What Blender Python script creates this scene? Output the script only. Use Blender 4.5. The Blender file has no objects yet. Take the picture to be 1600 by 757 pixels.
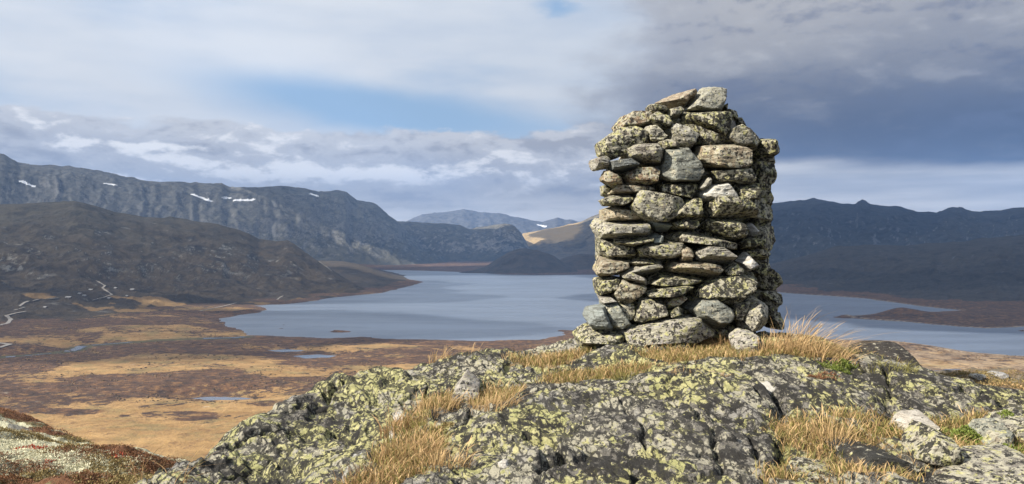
import bpy, bmesh, math, random
import numpy as np
from mathutils import Vector

# ------------------------------------------------------------------ camera, sky, sun, exposure
SC = bpy.context.scene
COL = SC.collection
F = 1256.0            # focal length in pixels of a 1600 px wide picture
CX, CY = 800.0, 378.5
EZ = 1.6              # eye height
LAKE = EZ - 200.0     # lake surface
SUN = Vector((-0.70, -0.40, 0.58)).normalized()

cam_d = bpy.data.cameras.new('camera')
cam = bpy.data.objects.new('camera', cam_d)
COL.objects.link(cam)
cam.location = (0, 0, EZ)
cam.rotation_euler = (math.radians(90), 0, 0)
cam_d.sensor_width = 36.0
cam_d.lens = 36.0 * F / 1600.0
cam_d.clip_start = 0.05
cam_d.clip_end = 60000
SC.camera = cam

SC.view_settings.view_transform = 'Standard'
SC.view_settings.look = 'None'
SC.view_settings.gamma = 1
SC.view_settings.exposure = 1.12
SC.render.engine = 'CYCLES'
SC.cycles.use_denoising = True
SC.cycles.max_bounces = 6
SC.cycles.diffuse_bounces = 3
SC.cycles.glossy_bounces = 2
SC.cycles.transmission_bounces = 2
SC.cycles.volume_bounces = 0
SC.cycles.transparent_max_bounces = 8
SC.cycles.sample_clamp_indirect = 6.0


class NT:
    """small helper for building node trees"""
    def __init__(self, tree):
        self.t = tree
        self.n = tree.nodes
        self.l = tree.links

    def node(self, kind, ins=None, **props):
        nd = self.n.new(kind)
        for k, v in props.items():
            setattr(nd, k, v)
        for k, v in (ins or {}).items():
            self.put(nd.inputs[k], v)
        return nd

    def put(self, sock, v):
        if isinstance(v, bpy.types.NodeSocket):
            self.l.new(v, sock)
        elif v is not None:
            if sock.type == 'RGBA' and not isinstance(v, (int, float)) and len(v) == 3:
                v = (*v, 1.0)
            sock.default_value = v

    def m(self, op, a, b=None, c=None, clamp=False):
        nd = self.n.new('ShaderNodeMath')
        nd.operation = op
        nd.use_clamp = clamp
        for i, v in enumerate((a, b, c)):
            if v is not None:
                self.put(nd.inputs[i], v)
        return nd.outputs[0]

    def vm(self, op, a, b=None):
        nd = self.n.new('ShaderNodeVectorMath')
        nd.operation = op
        self.put(nd.inputs[0], a)
        if b is not None:
            self.put(nd.inputs[3 if op == 'SCALE' else 1], b)
        return nd.outputs[0]

    def mix(self, f, a, b, blend='MIX'):
        nd = self.n.new('ShaderNodeMix')
        nd.data_type = 'RGBA'
        nd.blend_type = blend
        self.put(nd.inputs[0], f)
        self.put(nd.inputs[6], a)
        self.put(nd.inputs[7], b)
        return nd.outputs[2]

    def noise(self, vec, scale, detail=4.0, rough=0.55, dist=0.0, color=False):
        nd = self.node('ShaderNodeTexNoise', {'Vector': vec, 'Scale': scale, 'Detail': detail,
                                             'Roughness': rough, 'Distortion': dist})
        return nd.outputs[1] if color else nd.outputs[0]

    def step(self, x, lo, hi):
        nd = self.node('ShaderNodeMapRange', {'Value': x, 'From Min': lo, 'From Max': hi},
                       interpolation_type='SMOOTHSTEP')
        return nd.outputs[0]

    def gauss(self, a, b, ca, cb, sa, sb, tilt=0.0):
        """exp(-((a-ca)/sa)^2 - ((b-cb-tilt*(a-ca))/sb)^2)"""
        da = self.m('SUBTRACT', a, ca)
        db = self.m('SUBTRACT', self.m('SUBTRACT', b, cb), self.m('MULTIPLY', da, tilt))
        qa = self.m('POWER', self.m('ABSOLUTE', self.m('DIVIDE', da, sa)), 2.0)
        qb = self.m('POWER', self.m('ABSOLUTE', self.m('DIVIDE', db, sb)), 2.0)
        return self.m('EXPONENT', self.m('MULTIPLY', self.m('ADD', qa, qb), -1.0))


# ---- world: Nishita sky behind layers of cloud
world = bpy.data.worlds.new('World')
SC.world = world
world.use_nodes = True
W = NT(world.node_tree)
W.n.clear()
sky = W.node('ShaderNodeTexSky')
sky.sky_type = 'NISHITA'
sky.sun_disc = False
sky.sun_elevation = math.asin(SUN.z)
sky.sun_rotation = math.atan2(SUN.x, SUN.y)
sky.air_density = 1.0
sky.dust_density = 0.6
tc = W.node('ShaderNodeTexCoord')
D = tc.outputs['Generated']
sep = W.node('ShaderNodeSeparateXYZ', {0: D})
dx, dy, dz = sep.outputs
A = W.m('ARCTAN2', dx, dy)                 # azimuth, right positive
E = W.m('ARCSINE', dz)                     # elevation
flat = W.node('ShaderNodeMapping', {'Vector': D, 'Scale': (1, 1, 2.4)}).outputs[0]
wide = W.node('ShaderNodeMapping', {'Vector': D, 'Scale': (1, 1, 5.0)}).outputs[0]
def cn(vec, scale, detail, rough, dist=0.0):
    """cloud noise spread to about -1..1"""
    return W.m('MULTIPLY', W.m('SUBTRACT', W.noise(vec, scale, detail, rough, dist), 0.5), 3.2)
n_big = cn(flat, 2.3, 6, 0.55)
n_mid = cn(flat, 6.0, 9, 0.56, 0.15)
n_up = cn(W.vm('ADD', flat, (0.012, 0.0, 0.045)), 6.0, 9, 0.56, 0.15)
n_a = cn(W.vm('ADD', flat, (5.0, 1.0, 2.0)), 15.0, 10, 0.62, 0.2)
n_b = cn(W.vm('ADD', flat, (5.005, 1.0, 2.020)), 15.0, 10, 0.62, 0.2)
relief = W.m('ADD', W.m('SUBTRACT', n_mid, n_up), W.m('MULTIPLY', W.m('SUBTRACT', n_a, n_b), 0.6))   # lit cloud tops, shaded undersides
n_fine = cn(W.vm('ADD', flat, (3.1, 7.7, 1.3)), 17.0, 9, 0.6)
n_soft = cn(W.vm('ADD', wide, (9.1, 2.7, 5.3)), 3.2, 5, 0.5)
n_str = cn(W.node('ShaderNodeMapping', {'Vector': D, 'Scale': (1, 1, 11)}).outputs[0], 4.0, 7, 0.55)
# high veil
veil = W.step(W.m('ADD', n_big, W.m('MULTIPLY', n_soft, 0.5)), -1.1, 0.1)
hole = W.gauss(W.m('ADD', A, W.m('MULTIPLY', n_mid, 0.03)), W.m('ADD', E, W.m('MULTIPLY', n_mid, 0.007)),
               -0.15, 0.160, 0.24, 0.034, -0.10)
hole2 = W.gauss(W.m('ADD', A, W.m('MULTIPLY', n_fine, 0.02)), W.m('ADD', E, W.m('MULTIPLY', n_fine, 0.01)),
                0.06, 0.285, 0.04, 0.012, 0.0)
hole = W.step(W.m('ADD', W.m('MAXIMUM', hole, W.m('MULTIPLY', hole2, 0.8)), W.m('MULTIPLY', n_soft, 0.10)), 0.15, 0.85)
veil = W.m('MULTIPLY', veil, W.m('SUBTRACT', 1.0, hole), clamp=True)
veil_c = W.mix(W.step(W.m('ADD', n_soft, W.m('MULTIPLY', n_mid, 0.35)), -0.8, 0.8), (0.62, 0.69, 0.80), (0.86, 0.885, 0.92))
# low cumulus bank: below a wavy top edge
top_edge = W.m('ADD', 0.140, W.m('ADD', W.m('MULTIPLY', n_mid, 0.026), W.m('ADD', W.m('MULTIPLY', n_a, 0.009), W.m('MULTIPLY', n_soft, 0.012))))
under = W.m('SUBTRACT', top_edge, E)
bank = W.step(under, -0.002, 0.005)
near_top = W.step(under, 0.040, 0.0)
bank_c = W.mix(W.step(W.m('ADD', E, W.m('MULTIPLY', n_soft, 0.012)), 0.052, 0.105), (0.52, 0.515, 0.515), (0.60, 0.612, 0.65))
bank_c = W.mix(W.m('MULTIPLY', W.step(n_soft, -0.1, 0.8), 0.40), bank_c, (0.32, 0.355, 0.44))
bank_c = W.mix(W.m('MULTIPLY', near_top, 0.5), bank_c, (0.82, 0.835, 0.87))
bank_c = W.mix(W.m('MULTIPLY', W.step(relief, -0.02, 0.42), W.m('MULTIPLY_ADD', W.step(E, 0.055, 0.09), 0.72, 0.25)), bank_c, (0.97, 0.97, 0.975))
bank_c = W.mix(W.m('MULTIPLY', W.step(relief, -0.05, -0.6), 0.6), bank_c, (0.29, 0.305, 0.355))
# bright breaks in the bank over the left ridge
gap = W.m('MAXIMUM', W.gauss(A, E, -0.415, 0.107, 0.075, 0.012), W.gauss(A, E, -0.435, 0.071, 0.080, 0.012))
gap = W.step(W.m('ADD', gap, W.m('ADD', W.m('MULTIPLY', n_fine, 0.55), W.m('MULTIPLY', n_str, 0.35))), 0.72, 1.0)
bank_c = W.mix(gap, bank_c, (1.0, 1.0, 1.0))
# pale streaks low over the horizon
low = W.m('MULTIPLY', W.step(E, 0.062, 0.042), W.step(n_str, -0.5, 0.5))
bank_c = W.mix(W.m('MULTIPLY', low, 0.8), bank_c, (0.84, 0.83, 0.82))
# pale strip under the rain cloud
strip = W.m('MULTIPLY', W.step(A, 0.14, 0.30), W.step(E, 0.11, 0.085))
strip_c = W.mix(W.step(n_str, -0.7, 0.7), (0.52, 0.535, 0.56), (0.92, 0.91, 0.89))
bank_c = W.mix(strip, bank_c, strip_c)
# big dark rain cloud over the right-hand half
Aw = W.m('ADD', A, W.m('ADD', W.m('MULTIPLY', n_mid, 0.085), W.m('ADD', W.m('MULTIPLY', n_big, 0.09), W.m('MULTIPLY', n_fine, 0.014))))
Aw = W.m('ADD', Aw, W.m('MULTIPLY', W.m('SUBTRACT', 0.2, E), 0.25))
Ew = W.m('ADD', E, W.m('ADD', W.m('MULTIPLY', n_mid, 0.008), W.m('MULTIPLY', n_soft, 0.012)))
side = W.m('MULTIPLY', W.step(Aw, 0.07, 0.19), W.step(A, 2.2, 1.6))
base_e = W.m('SUBTRACT', 0.104, W.m('MULTIPLY', W.m('SUBTRACT', A, 0.2), 0.085))
lower = W.step(W.m('SUBTRACT', Ew, base_e), -0.012, 0.010)
upper = W.step(Ew, 0.62, 0.40)
dark = W.m('MULTIPLY', W.m('MULTIPLY', side, lower), upper)
heart = W.gauss(A, Ew, 0.56, 0.116, 0.36, 0.062, -0.04)
rise = W.step(W.m('ADD', Ew, W.m('ADD', W.m('MULTIPLY', n_big, 0.03), W.m('MULTIPLY', n_mid, 0.02))), 0.13, 0.29)
dark_c = W.mix(rise, (0.195, 0.235, 0.325), (0.50, 0.51, 0.54))
dark_c = W.mix(W.m('MULTIPLY', W.step(Aw, 0.30, 0.12), 0.55), dark_c, (0.44, 0.475, 0.56))
dark_c = W.mix(W.m('MULTIPLY', heart, 0.92), dark_c, (0.098, 0.128, 0.205))
dark_c = W.mix(W.m('MULTIPLY', W.step(relief, 0.0, 0.7), W.m('MULTIPLY_ADD', rise, 0.62, 0.10)), dark_c, (0.56, 0.58, 0.62))
dark_c = W.mix(W.m('MULTIPLY', W.step(relief, -0.05, -0.6), 0.50), dark_c, (0.15, 0.19, 0.30))

clear = W.vm('SCALE', sky.outputs[0], 0.10)
clear = W.mix(0.65, clear, (0.42, 0.63, 0.92))
c1 = W.mix(W.m('MULTIPLY', veil, 0.93), clear, veil_c)
c2 = W.mix(bank, c1, bank_c)
c3 = W.mix(dark, c2, dark_c)
# below the horizon: the colour of land
c4 = W.mix(W.step(dz, -0.01, -0.06), c3, (0.10, 0.10, 0.10))
bg = W.node('ShaderNodeBackground', {'Color': c4, 'Strength': 0.475})
out = W.node('ShaderNodeOutputWorld')
W.l.new(bg.outputs[0], out.inputs[0])

sun_d = bpy.data.lights.new('sun', 'SUN')
sun_d.energy = 5.0
sun_d.angle = math.radians(0.5)
sun_d.color = (1.0, 0.915, 0.785)
sun = bpy.data.objects.new('sun', sun_d)
COL.objects.link(sun)
sun.rotation_euler = SUN.to_track_quat('Z', 'Y').to_euler()
sun.location = (-30, -20, 40)

# ------------------------------------------------------------------ helpers
rng = np.random.default_rng(7)
random.seed(7)


def P(px, py, d):
    return Vector((d * (px - CX) / F, d, EZ - d * (py - CY) / F))


def _hash(ix, iy, iz, seed):
    h = (ix.astype(np.uint32) * np.uint32(374761393) + iy.astype(np.uint32) * np.uint32(668265263)
         + iz.astype(np.uint32) * np.uint32(2147483647) + np.uint32((seed * 144665) & 0xffffffff))
    h = (h ^ (h >> np.uint32(13))) * np.uint32(1274126177)
    h = h ^ (h >> np.uint32(16))
    return h.astype(np.float32) / np.float32(4294967295.0)


def vnoise(x, y, z=None, seed=0):
    """value noise in -1..1"""
    x = np.asarray(x, dtype=np.float64); y = np.asarray(y, dtype=np.float64)
    xi = np.floor(x); yi = np.floor(y)
    fx = x - xi; fy = y - yi
    xi = xi.astype(np.int64) + 100000; yi = yi.astype(np.int64) + 100000
    ux = fx * fx * fx * (fx * (fx * 6 - 15) + 10); uy = fy * fy * fy * (fy * (fy * 6 - 15) + 10)
    if z is None:
        zi = np.zeros_like(xi)
        a = _hash(xi, yi, zi, seed); b = _hash(xi + 1, yi, zi, seed)
        c = _hash(xi, yi + 1, zi, seed); d = _hash(xi + 1, yi + 1, zi, seed)
        return ((a * (1 - ux) + b * ux) * (1 - uy) + (c * (1 - ux) + d * ux) * uy) * 2 - 1
    z = np.asarray(z, dtype=np.float64)
    zi = np.floor(z); fz = z - zi; zi = zi.astype(np.int64) + 100000
    uz = fz * fz * fz * (fz * (fz * 6 - 15) + 10)
    r = 0
    for k in (0, 1):
        a = _hash(xi, yi, zi + k, seed); b = _hash(xi + 1, yi, zi + k, seed)
        c = _hash(xi, yi + 1, zi + k, seed); d = _hash(xi + 1, yi + 1, zi + k, seed)
        v = (a * (1 - ux) + b * ux) * (1 - uy) + (c * (1 - ux) + d * ux) * uy
        r = r + v * (uz if k else 1 - uz)
    return r * 2 - 1


def fbm(x, y, z=None, octv=5, seed=0, gain=0.5):
    r = 0; a = 1.0; t = 0
    ca, sa = math.cos(0.65), math.sin(0.65)
    for i in range(octv):
        r = r + a * vnoise(x, y, z, seed + i * 17)
        t += a; a *= gain
        x, y = (x * ca - y * sa) * 2.03 + 11.3, (x * sa + y * ca) * 2.03 + 5.7
        if z is not None:
            z = z * 2.03 + 3.1
    return r / t


def ridged(x, y, octv=5, seed=0, gain=0.55):
    r = 0; a = 1.0; t = 0
    ca, sa = math.cos(0.65), math.sin(0.65)
    for i in range(octv):
        r = r + a * (1 - np.abs(vnoise(x, y, None, seed + i * 13)))
        t += a; a *= gain
        x, y = (x * ca - y * sa) * 2.05 + 1.3, (x * sa + y * ca) * 2.05 + 7.7
    return r / t


def sstep(x, lo, hi):
    t = np.clip((x - lo) / (hi - lo), 0, 1)
    return t * t * (3 - 2 * t)


def link(name, mesh, mat=None, parent=None, loc=None):
    o = bpy.data.objects.new(name, mesh)
    COL.objects.link(o)
    if mat is not None and mesh is not None and len(mesh.materials) == 0:
        mesh.materials.append(mat)
    if parent is not None:
        o.parent = parent
    if loc is not None:
        o.location = loc
    return o


def tag(o, label=None, cat=None, group=None, kind=None):
    if label: o['label'] = label
    if cat: o['category'] = cat
    if group: o['group'] = group
    if kind: o['kind'] = kind
    return o


def mesh_np(name, V, Fc, smooth=True, attrs=None):
    """V (n,3), Fc (m,k) of one polygon size"""
    me = bpy.data.meshes.new(name)
    V = np.ascontiguousarray(V, dtype=np.float32)
    Fc = np.ascontiguousarray(Fc, dtype=np.int32)
    m, k = Fc.shape
    me.vertices.add(len(V)); me.vertices.foreach_set('co', V.ravel())
    me.loops.add(m * k); me.loops.foreach_set('vertex_index', Fc.ravel())
    me.polygons.add(m)
    me.polygons.foreach_set('loop_start', np.arange(0, m * k, k, dtype=np.int32))
    me.polygons.foreach_set('use_smooth', np.full(m, smooth, dtype=bool))
    me.update(calc_edges=True)
    for an, av in (attrs or {}).items():
        a = me.attributes.new(an, 'FLOAT', 'POINT')
        a.data.foreach_set('value', np.ascontiguousarray(av, dtype=np.float32).ravel())
    me.validate()
    return me


class Grid:
    """a height field on columns of constant x/y and rows of growing distance"""
    def __init__(self, px, dd, Z):
        self.px = px
        self.d = dd if dd.ndim == 2 else np.repeat(dd[:, None], len(px), 1)
        self.Z = Z
        self.X = self.d * (px[None, :] - CX) / F
        self.py = CY + (EZ - Z) / self.d * F

    def faces(self):
        R, C = self.Z.shape
        i = np.arange(R * C).reshape(R, C)
        return np.stack([i[:-1, :-1], i[:-1, 1:], i[1:, 1:], i[1:, :-1]], -1).reshape(-1, 4)

    def mesh(self, name, attrs=None):
        V = np.stack([self.X, self.d, self.Z], -1).reshape(-1, 3)
        return mesh_np(name, V, self.faces(), True, attrs)

    def hit(self, px, py, dmin=0.0, crest=False):
        """first point of the surface seen through the pixel"""
        c = np.interp(px, self.px, np.arange(len(self.px)))
        c0 = int(min(max(math.floor(c), 0), len(self.px) - 2)); t = c - c0
        pyc = self.py[:, c0] * (1 - t) + self.py[:, c0 + 1] * t
        dc = self.d[:, c0] * (1 - t) + self.d[:, c0 + 1] * t
        ok = np.where((pyc <= py) & (dc >= dmin))[0]
        if len(ok) == 0:
            if not crest:
                return None
            ok = [int(np.argmin(pyc))]      # looks over the crest: take the crest itself
            py = pyc[ok[0]]
        k = ok[0]
        if k > 0 and pyc[k - 1] > py:
            s = (pyc[k - 1] - py) / (pyc[k - 1] - pyc[k])
            d = dc[k - 1] + s * (dc[k] - dc[k - 1])
        else:
            d = dc[k]
        return Vector((d * (px - CX) / F, d, self.height(d * (px - CX) / F, d)))

    def height(self, x, y):
        px = CX + F * x / y
        c = np.interp(px, self.px, np.arange(len(self.px)))
        c0 = int(min(max(math.floor(c), 0), len(self.px) - 2)); t = c - c0
        z0 = np.interp(y, self.d[:, c0], self.Z[:, c0]); z1 = np.interp(y, self.d[:, c0 + 1], self.Z[:, c0 + 1])
        return float(z0 * (1 - t) + z1 * t)


def tps(ctrl, smooth=1e-3):
    """thin plate spline through (x, y, z) points, returns a function"""
    c = np.array(ctrl, dtype=np.float64)
    n = len(c)
    def U(r2):
        return 0.5 * r2 * np.log(r2 + 1e-12)
    r2 = ((c[:, None, :2] - c[None, :, :2]) ** 2).sum(-1)
    K = U(r2) + smooth * np.eye(n)
    Pm = np.c_[np.ones(n), c[:, :2]]
    M = np.zeros((n + 3, n + 3)); M[:n, :n] = K; M[:n, n:] = Pm; M[n:, :n] = Pm.T
    w = np.linalg.solve(M, np.r_[c[:, 2], 0, 0, 0])
    def f(x, y):
        r = w[n] + w[n + 1] * x + w[n + 2] * y
        for i in range(n):
            r = r + w[i] * U((x - c[i, 0]) ** 2 + (y - c[i, 1]) ** 2)
        return r
    return f


# ------------------------------------------------------------------ materials
def new_mat(name):
    mt = bpy.data.materials.new(name)
    mt.use_nodes = True
    T = NT(mt.node_tree)
    bsdf = T.n['Principled BSDF']
    bsdf.inputs['Roughness'].default_value = 0.9
    bsdf.inputs['Specular IOR Level'].default_value = 0.25
    return mt, T, bsdf


def attr(T, name):
    return T.node('ShaderNodeAttribute', attribute_name=name).outputs['Fac']


def bump(T, bsdf, h, strength=0.5, dist=0.01):
    b = T.node('ShaderNodeBump', {'Height': h, 'Strength': strength, 'Distance': dist})
    T.l.new(b.outputs[0], bsdf.inputs['Normal'])


def lichen_layers(T, vec, base, cell, yellow, black, pale):
    """crust of map lichen on a rock colour; yellow / black / pale are amounts 0..1 (sockets or numbers)"""
    def patches(off, scale, amount, soft, det=9, rough=0.72):
        n = T.noise(T.vm('ADD', vec, off), scale, det, rough, 0.3)
        th = T.m('SUBTRACT', 0.70, T.m('MULTIPLY', amount, 0.40))
        return T.step(T.m('SUBTRACT', n, th), -soft, soft)
    fine = T.noise(vec, 5.0 / cell, 6, 0.75)
    mid = T.noise(T.vm('ADD', vec, (2.0, 8.0, 3.0)), 1.2 / cell, 5, 0.7)
    c = T.mix(T.step(fine, 0.35, 0.65), T.mix(1.0, base, (0.50, 0.49, 0.47), 'MULTIPLY'), base)
    # pale grey crust
    c = T.mix(T.m('MULTIPLY', patches((1.3, 2.1, 9.2), 0.55 / cell, pale, 0.015), 0.92), c,
              T.mix(mid, (0.28, 0.265, 0.205), (0.53, 0.50, 0.39)))
    # yellow-green map lichen
    c = T.mix(patches((7.7, 3.3, 0.4), 0.60 / cell, yellow, 0.012), c, T.mix(T.step(mid, 0.3, 0.7), (0.29, 0.285, 0.115), (0.54, 0.51, 0.27)))
    # black crust, then dots of it
    c = T.mix(T.m('MULTIPLY', patches((4.1, 6.6, 5.2), 0.75 / cell, black, 0.012), 0.94), c, (0.022, 0.021, 0.020))
    v = T.node('ShaderNodeTexVoronoi', {'Vector': vec, 'Scale': 1.4 / cell, 'Randomness': 1.0})
    pick = T.node('ShaderNodeSeparateColor', {0: v.outputs['Color']}).outputs[0]
    dot = T.m('MULTIPLY', T.m('LESS_THAN', v.outputs['Distance'], T.m('MULTIPLY_ADD', fine, 0.5, 0.06)), T.m('LESS_THAN', pick, T.m('MULTIPLY', black, 0.7)))
    c = T.mix(T.m('MULTIPLY', dot, 0.92), c, (0.025, 0.023, 0.022))
    sh = T.m('MULTIPLY_ADD', T.noise(vec, 14.0 / cell, 4, 0.7), 0.9, 0.58)
    c = T.mix(1.0, c, T.node('ShaderNodeCombineColor', {0: sh, 1: sh, 2: sh}).outputs[0], 'MULTIPLY')
    hgt = T.m('ADD', T.m('MULTIPLY', mid, 0.9), T.m('MULTIPLY', fine, 0.9))
    return c, hgt


def mat_stone():
    mt, T, b = new_mat('lichen_stone')
    oi = T.node('ShaderNodeObjectInfo')
    tcn = T.node('ShaderNodeTexCoord')
    off = T.vm('SCALE', T.node('ShaderNodeCombineXYZ', {0: oi.outputs['Random'], 1: T.m('MULTIPLY', oi.outputs['Random'], 7.7), 2: 3.0}).outputs[0], 41.0)
    vec = T.vm('ADD', tcn.outputs['Object'], off)
    tint = oi.outputs['Color']
    amt = oi.outputs['Alpha']           # how much lichen grows on it
    lay = T.node('ShaderNodeMapping', {'Vector': vec, 'Scale': (1.6, 1.6, 11.0), 'Rotation': (0.25, 0.3, 0.0)}).outputs[0]
    st = T.noise(lay, 5.0, 6, 0.65, 0.5)
    base = T.mix(T.step(st, 0.3, 0.72), T.mix(1.0, tint, (0.42, 0.40, 0.38), 'MULTIPLY'), tint)
    vein = T.step(T.noise(lay, 2.2, 3, 0.5, 1.2), 0.70, 0.76)
    base = T.mix(T.m('MULTIPLY', vein, 0.6), base, (0.5, 0.52, 0.48))
    rust = T.step(T.noise(T.vm('ADD', vec, (4, 4, 4)), 5.0, 4, 0.6), 0.60, 0.74)
    base = T.mix(T.m('MULTIPLY', rust, T.m('MULTIPLY', amt, 0.7)), base, (0.26, 0.12, 0.05))
    c, h = lichen_layers(T, vec, base, 0.028,
                         T.m('MULTIPLY_ADD', amt, 0.44, 0.0), T.m('MULTIPLY_ADD', amt, 0.42, 0.08),
                         T.m('MULTIPLY_ADD', amt, 0.52, 0.12))
    T.l.new(c, b.inputs['Base Color'])
    hh = T.m('ADD', T.m('MULTIPLY', st, 1.3), T.m('MULTIPLY', h, 0.6))
    bump(T, b, T.m('ADD', hh, T.noise(vec, 60.0, 4, 0.6)), 1.0, 0.018)
    return mt


def mat_outcrop():
    mt, T, b = new_mat('lichen_bedrock')
    pos = T.node('ShaderNodeNewGeometry').outputs['Position']
    rot = T.node('ShaderNodeMapping', {'Vector': pos, 'Rotation': (0.0, 0.0, 0.6), 'Scale': (1.0, 0.62, 1.0)}).outputs[0]
    fol = T.node('ShaderNodeMapping', {'Vector': pos, 'Rotation': (0.3, 0.2, 0.6), 'Scale': (9.0, 1.6, 7.0)}).outputs[0]
    st = T.noise(fol, 3.0, 6, 0.65, 0.4)
    base = T.mix(st, (0.07, 0.067, 0.064), (0.36, 0.34, 0.30))
    dk = attr(T, 'bare')
    zone = T.noise(pos, 1.5, 4, 0.6)
    zone2 = T.noise(T.vm('ADD', pos, (31.0, 17.0, 3.0)), 2.3, 4, 0.6)
    ye = T.m('ADD', T.m('SUBTRACT', 0.49, T.m('MULTIPLY', dk, 0.18)), T.m('MULTIPLY', T.m('SUBTRACT', zone, 0.5), 2.0))
    pa = T.m('ADD', T.m('SUBTRACT', 0.45, T.m('MULTIPLY', dk, 0.05)), T.m('MULTIPLY', T.m('SUBTRACT', zone2, 0.5), 1.8))
    bl = T.m('ADD', T.m('ADD', 0.39, T.m('MULTIPLY', dk, 0.10)), T.m('MULTIPLY', T.m('SUBTRACT', zone2, 0.5), -0.8))
    c, h = lichen_layers(T, rot, base, 0.044, ye, bl, pa)
    # old round thalli of yellow-green lichen and patches of bare pale rock
    th = T.step(T.noise(T.vm('ADD', pos, (3.0, 11.0, 6.0)), 5.0, 7, 0.6, 0.4), 0.615, 0.635)
    c = T.mix(T.m('MULTIPLY', th, 0.85), c, T.mix(T.noise(pos, 90.0, 4, 0.7), (0.30, 0.31, 0.12), (0.56, 0.54, 0.26)))
    th2 = T.step(T.noise(T.vm('ADD', rot, (13.0, 1.0, 2.0)), 3.4, 8, 0.62, 0.6), 0.60, 0.63)
    c = T.mix(T.m('MULTIPLY', th2, 0.8), c, T.mix(st, (0.16, 0.155, 0.145), (0.46, 0.44, 0.40)))
    # black outlines where crusts meet, thick in places
    dn = T.noise(rot, 24.0, 5, 0.7, color=True)
    wv = T.vm('ADD', rot, T.vm('SCALE', T.vm('SUBTRACT', dn, (0.5, 0.5, 0.5)), 0.075))
    ve = T.node('ShaderNodeTexVoronoi', {'Vector': wv, 'Scale': 18.0}, feature='DISTANCE_TO_EDGE')
    line = T.step(T.m('SUBTRACT', ve.outputs[0], T.m('MULTIPLY', T.m('SUBTRACT', T.noise(pos, 5.0, 5, 0.65), 0.36, clamp=True), 0.55)), 0.035, 0.0)
    c = T.mix(T.m('MULTIPLY', line, 0.85), c, (0.030, 0.029, 0.028))
    # black-crusted seams along the foliation
    seam = T.step(T.noise(T.vm('ADD', fol, (8, 1, 4)), 0.9, 9, 0.68, 0.5), 0.60, 0.635)
    c = T.mix(T.m('MULTIPLY', seam, 0.88), c, (0.028, 0.027, 0.026))
    # white quartz seams
    q = T.step(T.noise(T.vm('ADD', fol, (3, 9, 1)), 0.55, 3, 0.5), 0.735, 0.75)
    c = T.mix(T.m('MULTIPLY', q, 0.8), c, (0.62, 0.61, 0.58))
    # dry litter and moss lying in the hollows
    so = attr(T, 'soil')
    ln = T.noise(pos, 26.0, 6, 0.7)
    lm = T.noise(pos, 5.0, 4, 0.6)
    lit = T.mix(T.step(ln, 0.35, 0.68), (0.10, 0.062, 0.032), (0.40, 0.29, 0.155))
    lit = T.mix(T.m('MULTIPLY', T.step(lm, 0.52, 0.66), 0.75), lit, (0.17, 0.155, 0.045))
    lit = T.mix(T.m('MULTIPLY', T.step(T.noise(pos, 11.0, 5, 0.7), 0.60, 0.68), 0.8), lit, (0.46, 0.43, 0.33))
    sm = T.step(T.m('ADD', so, T.m('MULTIPLY', T.m('SUBTRACT', T.noise(pos, 13.0, 5, 0.65), 0.5), 0.9)), 0.46, 0.56)
    c = T.mix(sm, c, lit)
    T.l.new(c, b.inputs['Base Color'])
    hh = T.m('ADD', T.m('MULTIPLY', st, 1.6), h)
    hh = T.m('ADD', hh, T.m('MULTIPLY', T.noise(pos, 60.0, 5, 0.7), 1.2))
    bump(T, b, hh, 1.0, 0.020)
    return mt


def mat_hillside():
    mt, T, b = new_mat('lichen_heath')
    pos = T.node('ShaderNodeNewGeometry').outputs['Position']
    n1 = T.noise(pos, 0.55, 5, 0.6)
    n2 = T.noise(T.vm('ADD', pos, (5, 3, 1)), 1.3, 6, 0.65)
    n3 = T.noise(pos, 14.0, 5, 0.7)
    cream = T.mix(n3, (0.38, 0.37, 0.25), (0.62, 0.60, 0.44))
    red = T.mix(n3, (0.06, 0.028, 0.016), (0.24, 0.11, 0.055))
    olive = T.mix(n3, (0.06, 0.05, 0.02), (0.22, 0.185, 0.085))
    rustg = T.mix(n3, (0.10, 0.06, 0.03), (0.36, 0.25, 0.14))
    wet = attr(T, 'heath')       # 0 cream lichen, 1 heather
    rk = attr(T, 'rock')
    sel = T.m('ADD', wet, T.m('MULTIPLY', T.m('SUBTRACT', n2, 0.5), 1.1))
    c = T.mix(T.step(sel, 0.42, 0.50), cream, olive)
    c = T.mix(T.step(sel, 0.50, 0.58), c, red)
    c = T.mix(T.m('MULTIPLY', T.step(n1, 0.56, 0.62), 0.6), c, olive)
    c = T.mix(attr(T, 'right'), c, T.mix(T.step(n2, 0.42, 0.58), rustg, T.mix(n3, (0.05, 0.045, 0.03), (0.26, 0.22, 0.17))))
    rock = T.mix(T.noise(pos, 6.0, 6, 0.7), (0.015, 0.015, 0.015), (0.34, 0.33, 0.29))
    c = T.mix(T.step(T.m('ADD', rk, T.m('MULTIPLY', T.m('SUBTRACT', n2, 0.5), 1.0)), 0.5, 0.58), c, rock)
    T.l.new(c, b.inputs['Base Color'])
    bump(T, b, T.m('ADD', n3, T.m('MULTIPLY', n2, 2.0)), 1.0, 0.10)
    return mt


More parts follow.
